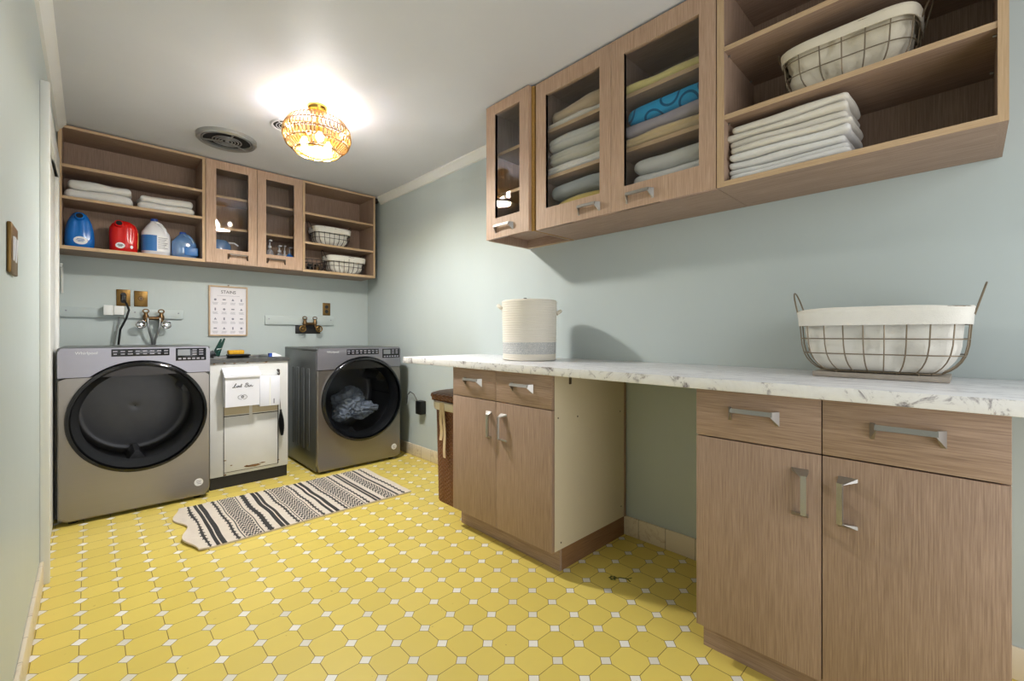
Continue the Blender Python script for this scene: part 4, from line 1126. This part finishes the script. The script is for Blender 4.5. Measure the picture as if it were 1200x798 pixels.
MB().box(0.868, 1.0, 3.492, 3.548, 0.55, 0.765, 0.003).build('body', 'white_metal', pb)
MB().box(0.957, 0.964, 3.4905, 3.492, 0.565, 0.60).build('slot', 'print_grey', pb)
MB().box(0.93, 0.938, 3.4908, 3.492, 0.553, 0.762).build('seam', 'white_paint', pb)
br = thing('bottle_brush', 'black bristle brush hanging on the sink cabinet below the hook', 'brush', (1.012, 3.535, 0.31))
m = MB(); R = []
for k in range(90):
    z = 0.32 + 0.19 * k / 89; rr = 0.013 * math.sin(PI * min(0.94, 0.1 + 0.9 * k / 89)) + 0.005; rr *= (1.0 if k % 2 else 0.72)
    R.append([(1.012 + (0.51 - z) * 0.05 + rr * math.cos(2 * PI * q / 14) * (1 + 0.15 * (q % 2)), 3.515 + rr * math.sin(2 * PI * q / 14) * (1 + 0.15 * (q % 2)), z) for q in range(14)])
m.loft(R).build('bristles', 'black', br, sharp=20)
MB().tube([(1.012, 3.515, 0.51), (1.008, 3.53, 0.6), (1.006, 3.535, 0.7), (1.006, 3.535, 0.762)], 0.0025, 6).build('wire_stem', 'wire_dark', br)
hk = thing('hook', 'small dark metal hook screwed to the sink cabinet front', 'hook', (1.006, 3.545, 0.76))
MB().lathe([(0.012, 3.555), (0.013, 3.559)], (1.006, 0, 0.795), 14, axis='y').build('plate', 'wire_dark', hk)
MB().tube([(1.006, 3.556, 0.795), (1.006, 3.53, 0.793), (1.006, 3.522, 0.78), (1.006, 3.528, 0.768), (1.006, 3.541, 0.766), (1.006, 3.551, 0.772)], 0.004, 8).tube([(1.0, 3.54, 0.792), (0.994, 3.53, 0.802)], 0.004, 8).build('prong', 'wire_dark', hk)
# things lying on the sink top
ST = 0.893
sp = thing('garden_pliers', 'dark green plastic clamp standing open on the sink top', 'tool', (0.72, 4.11, ST))
MB().tube([(0.702, 4.11, ST), (0.72, 4.11, ST + 0.055), (0.748, 4.11, ST + 0.135)], [0.014, 0.014, 0.006], 8).build('jaw', 'green_plastic', sp)
MB().tube([(0.722, 4.11, ST), (0.738, 4.11, ST + 0.055), (0.772, 4.11, ST + 0.14)], [0.016, 0.015, 0.006], 8).tube([(0.715, 4.10, ST + 0.05), (0.745, 4.10, ST + 0.056)], 0.012, 8).build('jaw', 'green_plastic', sp)
m = MB().box(0.79, 0.90, 4.06, 4.13, ST + 0.012, ST + 0.045, 0.008).build('scrub_sponge', 'sponge'); tag(m, 'yellow sponge lying on the dark sink top', 'sponge')
m = MB().box(0.785, 0.94, 4.04, 4.145, ST, ST + 0.011, 0.004).build('sponge_tray', 'toe_black'); tag(m, 'flat dark tray under the yellow sponge', 'tray')
sb = thing('scrub_brush', 'blue and white scrub brush at the dryer end of the sink top', 'brush', (1.04, 3.72, ST))
MB().hull([(x, y, z) for x in (0.985, 1.005) for y in (3.70, 3.74) for z in (ST, ST + 0.028)]).build('head', 'cap_blue', sb)
MB().loft([[(x, 3.72 + dy * s_, ST + 0.001 + dz * s_) for dy, dz in ((-0.018, 0), (0.018, 0), (0.018, 0.02), (0.0, 0.028), (-0.018, 0.02))] for x, s_ in ((1.005, 1), (1.03, 0.95), (1.055, 0.6), (1.075, 0.25))]).build('grip', 'label_white', sb)
m = MB()
R = []
for k in range(9):
    x = 0.6 + 0.1 * k / 8; rr = 0.02 + 0.006 * math.sin(k * 2.1)
    R.append([(x, 4.08 + 0.06 * math.cos(2 * PI * q / 12), ST + rr + rr * math.sin(2 * PI * q / 12) * (0.9 + 0.1 * math.sin(q + k))) for q in range(12)])
rg = m.loft(R).build('folded_rag', 'cloth_dark'); tag(rg, 'dark grey rag lying on the sink top by the washer', 'rag')

# ------------------------------------------------------------------ back wall fittings
yw = YB - 0.001
def rail(label, x0, x1, z0, z1):
    o = thing('wall_rail', label, 'rail', ((x0 + x1) / 2, YB - 0.01, z0), group='wall rails behind the machines')
    MB().box(x0, x1, YB - 0.02, yw, z0, z1, 0.002).build('board', 'wall', o)
    for xx in (x0 + 0.03, (x0 + x1) / 2 + 0.05, x1 - 0.03): MB().lathe([(0.005, YB - 0.022), (0.005, YB - 0.02)], (xx, 0, (z0 + z1) / 2 + 0.01), 10, axis='y').build('screw', 'print_grey', o)
rail('painted wooden rail on the wall above the washer', XL + 0.004, 0.525, 1.184, 1.252)
rail('painted wooden rail on the wall above the dryer', 1.104, 1.705, 1.152, 1.232)
def plate(label, x, z, w_, h_, kind):
    o = thing('outlet_plate', label, 'outlet', (x, YB - 0.004, z - h_ / 2), group='brass outlet plates')
    MB().box(x - w_ / 2, x + w_ / 2, YB - 0.007, yw, z - h_ / 2, z + h_ / 2, 0.003).build('cover', 'brass', o)
    if kind == 'round':
        MB().lathe([(0.014, YB - 0.010), (0.017, YB - 0.007)], (x, 0, z + 0.002), 18, axis='y').build('socket', 'old_brass', o)
        MB().box(x - 0.004, x + 0.004, YB - 0.0115, YB - 0.0095, z - 0.006, z + 0.008).build('slot', 'black', o)
    else:
        for dz in (0.022, -0.022):
            MB().lathe([(0.015, YB - 0.010), (0.017, YB - 0.007)], (x, 0, z + dz), 18, axis='y').build('socket', 'black', o)
plate('brass outlet plate with a black plug above the washer', 0.174, 1.332, 0.078, 0.122, 'duplex')
plate('brass plate with a single round socket above the washer', 0.272, 1.33, 0.078, 0.116, 'round')
plate('brass duplex outlet plate above the dryer', 1.64, 1.308, 0.072, 0.12, 'duplex')
pl = thing('power_cord', 'black plug and cord running from the brass outlet down behind the washer', 'cord', (0.174, YB - 0.03, 1.0))
MB().hull([(0.158, YB - 0.012, 1.355), (0.19, YB - 0.012, 1.355), (0.158, YB - 0.012, 1.32), (0.19, YB - 0.012, 1.32), (0.164, YB - 0.045, 1.35), (0.184, YB - 0.045, 1.35), (0.164, YB - 0.045, 1.31), (0.184, YB - 0.045, 1.31)]).build('plug', 'black', pl)
MB().tube([(0.174, YB - 0.04, 1.315), (0.19, YB - 0.05, 1.285), (0.202, YB - 0.075, 1.24), (0.186, YB - 0.085, 1.18), (0.155, YB - 0.06, 1.1), (0.145, YB - 0.045, 0.99)], 0.007, 8).build('cable', 'black', pl)
MB().tube([(0.15, YB - 0.05, 1.19), (0.138, YB - 0.045, 1.1), (0.125, YB - 0.045, 0.99)], 0.005, 8).build('cable', 'hose', pl)
bx = thing('junction_box', 'white box fixed on the rail beside the black cord', 'box', (0.12, YB - 0.05, 1.196))
MB().box(0.066, 0.118, YB - 0.075, YB - 0.021, 1.2, 1.272, 0.004).build('body', 'white_paint', bx)
MB().box(0.12, 0.176, YB - 0.07, YB - 0.021, 1.204, 1.268, 0.004).build('cover', 'white_paint', bx)

def faucet(label, name, cx, z, mb, mw, recess, hoses):
    o = thing(name, label, 'faucet', (cx, YB - 0.05, z - 0.1))
    if recess: MB().box(cx - 0.112, cx + 0.112, YB - 0.006, yw, z - 0.085, z + 0.0, 0.002).build('back_plate', 'toe_black', o)
    yy = YB - 0.055
    m = MB().tube([(cx - 0.06, yy, z + 0.005), (cx + 0.06, yy, z + 0.005)], 0.013, 12)
    for q in (-1, 1):
        x = cx + q * 0.045
        m.tube([(x, YB - 0.002, z + 0.005), (x, yy - 0.01, z + 0.005)], 0.012, 12)
        m.lathe([(0.017, -0.014), (0.019, 0), (0.017, 0.012), (0.012, 0.02), (0.012, 0.035)], (x, yy, z + 0.012), 14)
        m.tube([(x, yy, z), (x + q * 0.006, yy - 0.01, z - 0.03), (x + q * 0.018, yy - 0.02, z - 0.05)], 0.010, 10)
    m.build('valve_body', mb, o)
    for q in (-1, 1):
        x = cx + q * 0.045
        MB().tube([(x + 0.017 * math.cos(2 * PI * k / 16), yy, z + 0.058 + 0.013 * math.sin(2 * PI * k / 16)) for k in range(16)], 0.0045, 6, closed=True).build('lever', mb, o)
        hx = cx + q * 0.073
        w_ = MB().tube([(hx + 0.026 * math.cos(2 * PI * k / 20), yy - 0.03, z - 0.042 + 0.026 * math.sin(2 * PI * k / 20)) for k in range(20)], 0.006, 8, closed=True)
        for k in range(4): w_.tube([(hx, yy - 0.03, z - 0.042), (hx + 0.026 * math.cos(PI / 2 * k), yy - 0.03, z - 0.042 + 0.026 * math.sin(PI / 2 * k))], 0.003, 6)
        w_.lathe([(0.009, yy - 0.034), (0.011, yy - 0.02)], (hx, 0, z - 0.042), 10, axis='y')
        w_.build('wheel_handle', mw, o)
    if hoses:
        for q in (-1, 1):
            x = cx + q * 0.036
            MB().tube([(x, yy - 0.012, z + 0.005), (x - q * 0.002, yy - 0.03, z - 0.04), (x - q * 0.012, yy - 0.02, z - 0.1), (x - q * 0.026, yy, z - 0.15), (x - q * 0.034, yy + 0.02, z - 0.22)], 0.008, 10).build('hose', 'hose', o)
faucet('twin water valve with two braided hoses above the washer', 'washer_valve', 0.342, 1.18, 'old_brass', 'chrome', False, True)
faucet('twin brass water valve with two wheel handles above the dryer', 'brass_valve', 1.469, 1.158, 'old_brass', 'brass', True, False)
# stain chart
ch = thing('stain_chart', 'framed white stain chart with rows of icons on the back wall', 'sign', (0.831, YB - 0.01, 1.05))
fx0, fx1, fz0, fz1 = 0.692, 0.970, 1.052, 1.466; t = 0.011
MB().box(fx0, fx0 + t, YB - 0.02, yw, fz0, fz1, 0.001).box(fx1 - t, fx1, YB - 0.02, yw, fz0, fz1, 0.001).box(fx0 + t, fx1 - t, YB - 0.02, yw, fz0, fz0 + t, 0.001).box(fx0 + t, fx1 - t, YB - 0.02, yw, fz1 - t, fz1, 0.001).build('frame', 'frame_oak', ch)
pp = MB().box(fx0 + t, fx1 - t, YB - 0.010, yw, fz0 + t, fz1 - t).build('print', 'paper', ch)
MB().text('STAINS', 0.036, lambda x, dd, z: (0.831 + x * 0.92, YB - 0.0105 - dd, 1.415 + z)).build('title', 'print_dark', pp)
yq = YB - 0.0104
for i in range(4):
    for j in range(4):
        x = 0.831 + (i - 1.5) * 0.062; zt = 1.352 - j * 0.079
        k = (i * 3 + j * 5) % 4; m = MB()
        if k == 0: m.lathe([(0.009, yq - 0.0004), (0.009, yq)], (x, 0, zt), 12, axis='y')
        elif k == 1: m.box(x - 0.005, x + 0.005, yq - 0.0004, yq, zt - 0.011, zt + 0.011)
        elif k == 2: m.hull([(x - 0.01, yq, zt - 0.008), (x + 0.01, yq, zt - 0.008), (x, yq, zt + 0.012), (x - 0.01, yq - 0.0004, zt - 0.008), (x + 0.01, yq - 0.0004, zt - 0.008), (x, yq - 0.0004, zt + 0.012)])
        else: m.box(x - 0.011, x + 0.011, yq - 0.0004, yq, zt - 0.004, zt + 0.006)
        for q in range(3): m.box(x - 0.02 + 0.002 * ((i + q) % 3), x + 0.02 - 0.003 * ((j + q) % 3), yq - 0.0004, yq, zt - 0.024 - 0.007 * q - 0.001, zt - 0.024 - 0.007 * q + 0.001)
        m.build('icon', 'print_grey', pp)
MB().box(0.75, 0.912, yq - 0.0004, yq, 1.384, 1.3855).build('rule_line', 'print_grey', pp)
MB().lathe([(0.006, YB - 0.012), (0.006, YB - 0.004)], (0.831, 0, fz1 + 0.006), 10, axis='y').build('hanger', 'bronze', ch)
# shelf bracket at the corner
sbk = thing('shelf_bracket', 'white scrolled shelf bracket on the wall under the detergent cabinet', 'bracket', (-0.14, YB - 0.05, 1.35))
MB().box(-0.147, -0.133, YB - 0.008, yw, 1.345, 1.53, 0.002).box(-0.147, -0.133, YB - 0.16, yw, 1.522, 1.532, 0.002).build('arm', 'white_paint', sbk)
MB().tube([(-0.14, YB - 0.14, 1.518), (-0.14, YB - 0.1, 1.49), (-0.14, YB - 0.05, 1.44), (-0.14, YB - 0.012, 1.36)], 0.006, 8).tube([(-0.14, YB - 0.055 + 0.022 * math.cos(0.5 * k), 1.49 + 0.022 * math.sin(0.5 * k)) for k in range(13)], 0.004, 6).build('scroll', 'white_paint', sbk)
# dark block in the gap at the end of the crown
cn = MB().box(1.99, 2.03, 4.005, 4.03, CEIL - 0.06, CEIL - 0.01, 0.006).tube([(2.01, 4.0, CEIL - 0.035), (2.03, 4.0, CEIL - 0.05)], 0.008, 8)
tag(cn.build('crown_gap_block', 'toe_black'), 'small dark fitting at the end of the ceiling moulding', 'piece')

# ------------------------------------------------------------------ left wall switch
sw = thing('light_switch', 'brass switch plate with two white rockers on the left wall', 'switch', (XL + 0.005, 1.77, 1.225))
MB().box(XL + 0.0005, XL + 0.009, 1.70, 1.84, 1.222, 1.352, 0.003).build('cover', 'brass', sw)
for yy in (1.746, 1.794): MB().hull([(XL + 0.008, yy - 0.013, z) for z in (1.255, 1.32)] + [(XL + 0.008, yy + 0.013, z) for z in (1.255, 1.32)] + [(XL + 0.010, yy - 0.012, 1.257), (XL + 0.010, yy + 0.012, 1.257), (XL + 0.0125, yy - 0.012, 1.318), (XL + 0.0125, yy + 0.012, 1.318)]).build('rocker', 'white_metal', sw)

# ------------------------------------------------------------------ right wall plug
pg = thing('dryer_plug', 'black dryer plug and cord on the wall between dryer and hamper', 'plug', (2.03, 3.24, 0.38))
MB().box(2.0, XR - 0.001, 3.195, 3.275, 0.385, 0.50, 0.008).build('plug', 'black', pg)
MB().tube([(2.01, 3.25, 0.49), (2.005, 3.30, 0.55), (2.015, 3.38, 0.565), (2.025, 3.44, 0.53), (2.03, 3.47, 0.45)], 0.004, 6).build('cable', 'wire_dark', pg)

# ------------------------------------------------------------------ hamper
hm = thing('wicker_hamper', 'tall brown wicker hamper with a cream liner beside the base cabinet', 'hamper', (1.77, 2.225, 0))
hx, hy = 1.775, 2.235
def hring(z, a, b, r=0.115): return rrect(a, b, r, z, 12, hx, hy)
def weave(base, k, amp):
    """push a section in and out so strands pass over and under the stakes"""
    out = []; acc = 0.0; n = len(base)
    for q in range(n):
        p0 = base[q]; p1 = base[(q + 1) % n]
        L_ = math.dist(p0, p1); steps = max(1, round(L_ / 0.0075))
        for s_ in range(steps):
            t_ = s_ / steps; x = p0[0] + (p1[0] - p0[0]) * t_; y = p0[1] + (p1[1] - p0[1]) * t_
            dx, dy = x - hx, y - hy; l = math.hypot(dx, dy); d_ = amp * math.cos(PI * (len(out) // 2 + k))
            out.append((x + dx / l * d_, y + dy / l * d_, p0[2]))
    return out
m = MB(); R = []; NB = None
for k in range(53):
    z = 0.63 * k / 52; tp = 0.93 + 0.07 * z / 0.63
    for dz, am in ((0.0, 0.0), (0.006, 0.0032)):
        if k == 52 and dz: continue
        ring = [( (x - hx) * tp + hx, (y - hy) * tp + hy, z + dz) for x, y, _ in weave(hring(z, 0.177, 0.204), k, am)]
        R.append(ring)
m.loft(R).build('body', 'wicker', hm)
m = MB(); R = []
for z, g_ in ((0.585, 0.005), (0.59, 0.011), (0.61, 0.013), (0.632, 0.012), (0.638, 0.004)): R.append(hring(z, 0.178 + g_, 0.205 + g_))
m.loft(R, caps=(False, True)).build('liner', 'linen2', hm)
m = MB().loft([hring(0.652, 0.18, 0.208), hring(0.655, 0.196, 0.228), hring(0.668, 0.203, 0.236), hring(0.684, 0.2, 0.232), hring(0.693, 0.18, 0.21), hring(0.696, 0.1, 0.12)])
m.box(hx - 0.17, hx + 0.17, hy - 0.19, hy + 0.19, 0.638, 0.654)
m.build('lid', 'wicker', hm)
xs_ = hx - 0.178 - 0.014
def ribbon(y0, y1, z0, z1, w_, sd):
    m = MB(); n = 14; rings = []
    for k in range(n + 1):
        t_ = k / n; z = z0 + (z1 - z0) * t_; y = y0 + (y1 - y0) * t_ + 0.006 * math.sin(t_ * 7 + sd); x = xs_ - 0.003 + 0.003 * math.sin(t_ * 9 + sd) + 0.006 * (0.63 - z)
        rings.append([(x, y - w_ / 2, z), (x - 0.002, y, z), (x, y + w_ / 2, z), (x + 0.0015, y, z)])
    return m.loft(rings).build('ribbon', 'ribbon', hm)
ribbon(2.285, 2.29, 0.638, 0.40, 0.03, 0); ribbon(2.262, 2.245, 0.638, 0.30, 0.026, 2)

# ------------------------------------------------------------------ rope basket
rb = thing('rope_basket', 'round white rope basket with a grey band on the countertop', 'basket', (1.772, 1.704, 0.922))
prof = []
nz = 26; H = 0.325
for k in range(nz * 4 + 1):
    z = H * k / (nz * 4); r = 0.146 + 0.006 * (z / H) + 0.0022 * abs(math.sin(PI * k / 4)); prof.append((r if k else 0.14, z))
prof += [(0.146, H + 0.004), (0.136, H), (0.132, H - 0.02), (0.13, 0.16), (0.01, 0.15)]
MB().lathe(prof, n=56, caps=(True, True)).build('body', 'rope', rb, world=False, sharp=80)
vd = Vector((0.721, -0.693, 0))
for q, mm in ((-1, 'rope'), (1, 'wire_dark')):
    c = vd * (0.152 * q)
    MB().tube([c + vd * q * (0.022 * math.sin(PI * k / 10)) + Vector((0.693, 0.721, 0)) * (0.03 * math.cos(PI * k / 10)) * 0.8 + Vector((0, 0, 0.285 + 0.016 * math.sin(PI * k / 10) - (0.03 if q > 0 else 0))) for k in range(11)], 0.010, 8).build('handle', 'rope' if q < 0 else 'linen2', rb, world=False)
bc = thing('charger_cord', 'dark coiled cord spilling over the rope basket rim', 'cord', (1.77, 1.70, 1.22))
MB().tube([(1.77 + vd.x * a, 1.70 + vd.y * a, 1.22 + b) for a, b in ((-0.04, -0.02), (-0.02, 0.018), (0.0, 0.038), (0.02, 0.03), (0.035, 0.038), (0.05, 0.03), (0.075, 0.028), (0.1, 0.018), (0.11, -0.01))], 0.004, 8).build('cable', 'wire_dark', bc)
MB().box(1.75, 1.765, 1.715, 1.73, 1.21, 1.268, 0.003).build('plug', 'black', bc)

# ------------------------------------------------------------------ rug
def rug():
    x0, x1, y0, y1 = 0.36, 1.56, 2.605, 3.30
    NX, NY = 210, 90
    bands = [('w', 9), ('c', 4), ('w', 3), ('b', 3), ('w', 1), ('b', 4), ('w', 6), ('c', 4), ('w', 2), ('b', 1), ('w', 1), ('k', 13), ('w', 1), ('b', 1), ('w', 3), ('c', 5), ('w', 5), ('b', 4), ('w', 1), ('b', 3), ('w', 6), ('c', 4), ('w', 1), ('b', 1), ('w', 1), ('k', 13), ('w', 1), ('b', 1), ('w', 2), ('c', 4), ('w', 5), ('b', 3), ('w', 1), ('b', 4), ('w', 5), ('c', 4), ('w', 1), ('b', 1), ('w', 1), ('k', 13), ('w', 1), ('b', 1), ('w', 2), ('c', 4), ('w', 5), ('b', 3), ('w', 1), ('b', 3), ('w', 5), ('k', 11), ('w', 2), ('b', 3), ('w', 5), ('c', 4), ('w', 7)]
    seq = []
    for t_, n_ in bands: seq += [(t_, q, n_) for q in range(n_)]
    m = MB(); bm = m.bm
    def P(i, j, top):
        u, v = i / NX, j / NY
        y = y0 + (y1 - y0) * v
        le = 0.022 * math.cos(v * PI * 4)
        x = x0 + (x1 - x0) * u + le * max(0, 1 - u * 15) + 0.008 * noise.noise(Vector((u * 5, v * 4, 1)))
        y += 0.008 * math.sin(u * 9) * (v - 0.5) - 0.03 * (u - 0.5) * (1 - v) * 0
        z = (0.009 + 0.0016 * ((i + j) % 2)) if top else 0.001
        curl = max(0, 1 - u * 14); z += 0.012 * curl * (0.5 + 0.5 * math.sin(v * 6))
        return (x, y, z)
    T = [[bm.verts.new(P(i, j, True)) for j in range(NY + 1)] for i in range(NX + 1)]
    B = [[bm.verts.new(P(i, j, False)) for j in range(NY + 1)] for i in range(NX + 1)]
    for i in range(NX):
        t_, q, n_ = seq[min(len(seq) - 1, int(i / NX * len(seq)))]
        for j in range(NY):
            k = 0
            if t_ == 'b': k = 1
            elif t_ == 'c': k = 1 if (abs(((j % 6) - 2.5)) < (n_ / 2 - abs(q - (n_ - 1) / 2)) * 1.3 + 0.8) else 0
            elif t_ == 'k': k = 0 if ((j + (2 * q if (q // 3) % 2 else -2 * q)) % 5 in (0, 1)) else 1
            bm.faces.new((T[i][j], T[i + 1][j], T[i + 1][j + 1], T[i][j + 1])).material_index = k
            bm.faces.new((B[i][j + 1], B[i + 1][j + 1], B[i + 1][j], B[i][j]))
    for i in range(NX):
        bm.faces.new((B[i][0], B[i + 1][0], T[i + 1][0], T[i][0])); bm.faces.new((T[i][NY], T[i + 1][NY], B[i + 1][NY], B[i][NY]))
    for j in range(NY):
        bm.faces.new((T[0][j], T[0][j + 1], B[0][j + 1], B[0][j])); bm.faces.new((B[NX][j], B[NX][j + 1], T[NX][j + 1], T[NX][j]))
    return m.build('woven_rug', [M['rug_cream'], M['rug_black']], sharp=80)
M['rug_cream'] = towel_mat('rug_cream_yarn', (214, 202, 188), 0.06)
M['rug_black'] = towel_mat('rug_black_yarn', (40, 38, 38), 0.1)
tag(rug(), 'cream runner rug with black woven stripes in front of the machines', 'rug')

# ------------------------------------------------------------------ floor debris
m = MB()
px, py = 1.668, 1.045
m.tube([(px - 0.03, py + 0.025, 0.003), (px - 0.005, py + 0.005, 0.004), (px + 0.01, py - 0.02, 0.003), (px + 0.0, py - 0.04, 0.003)], 0.0018, 6)
m.tube([(px + 0.01, py - 0.02, 0.003), (px + 0.03, py - 0.03, 0.003)], 0.0014, 6)
for k in range(6):
    a = k * 1.1; m.lathe([(0.001, 0.001), (0.006, 0.003), (0.001, 0.005)], (px - 0.03 + 0.012 * math.cos(a), py + 0.027 + 0.012 * math.sin(a), 0.001), 8)
tag(m.build('dry_sprig', 'twig'), 'tiny dried green sprig lying on the yellow tile floor', 'sprig')
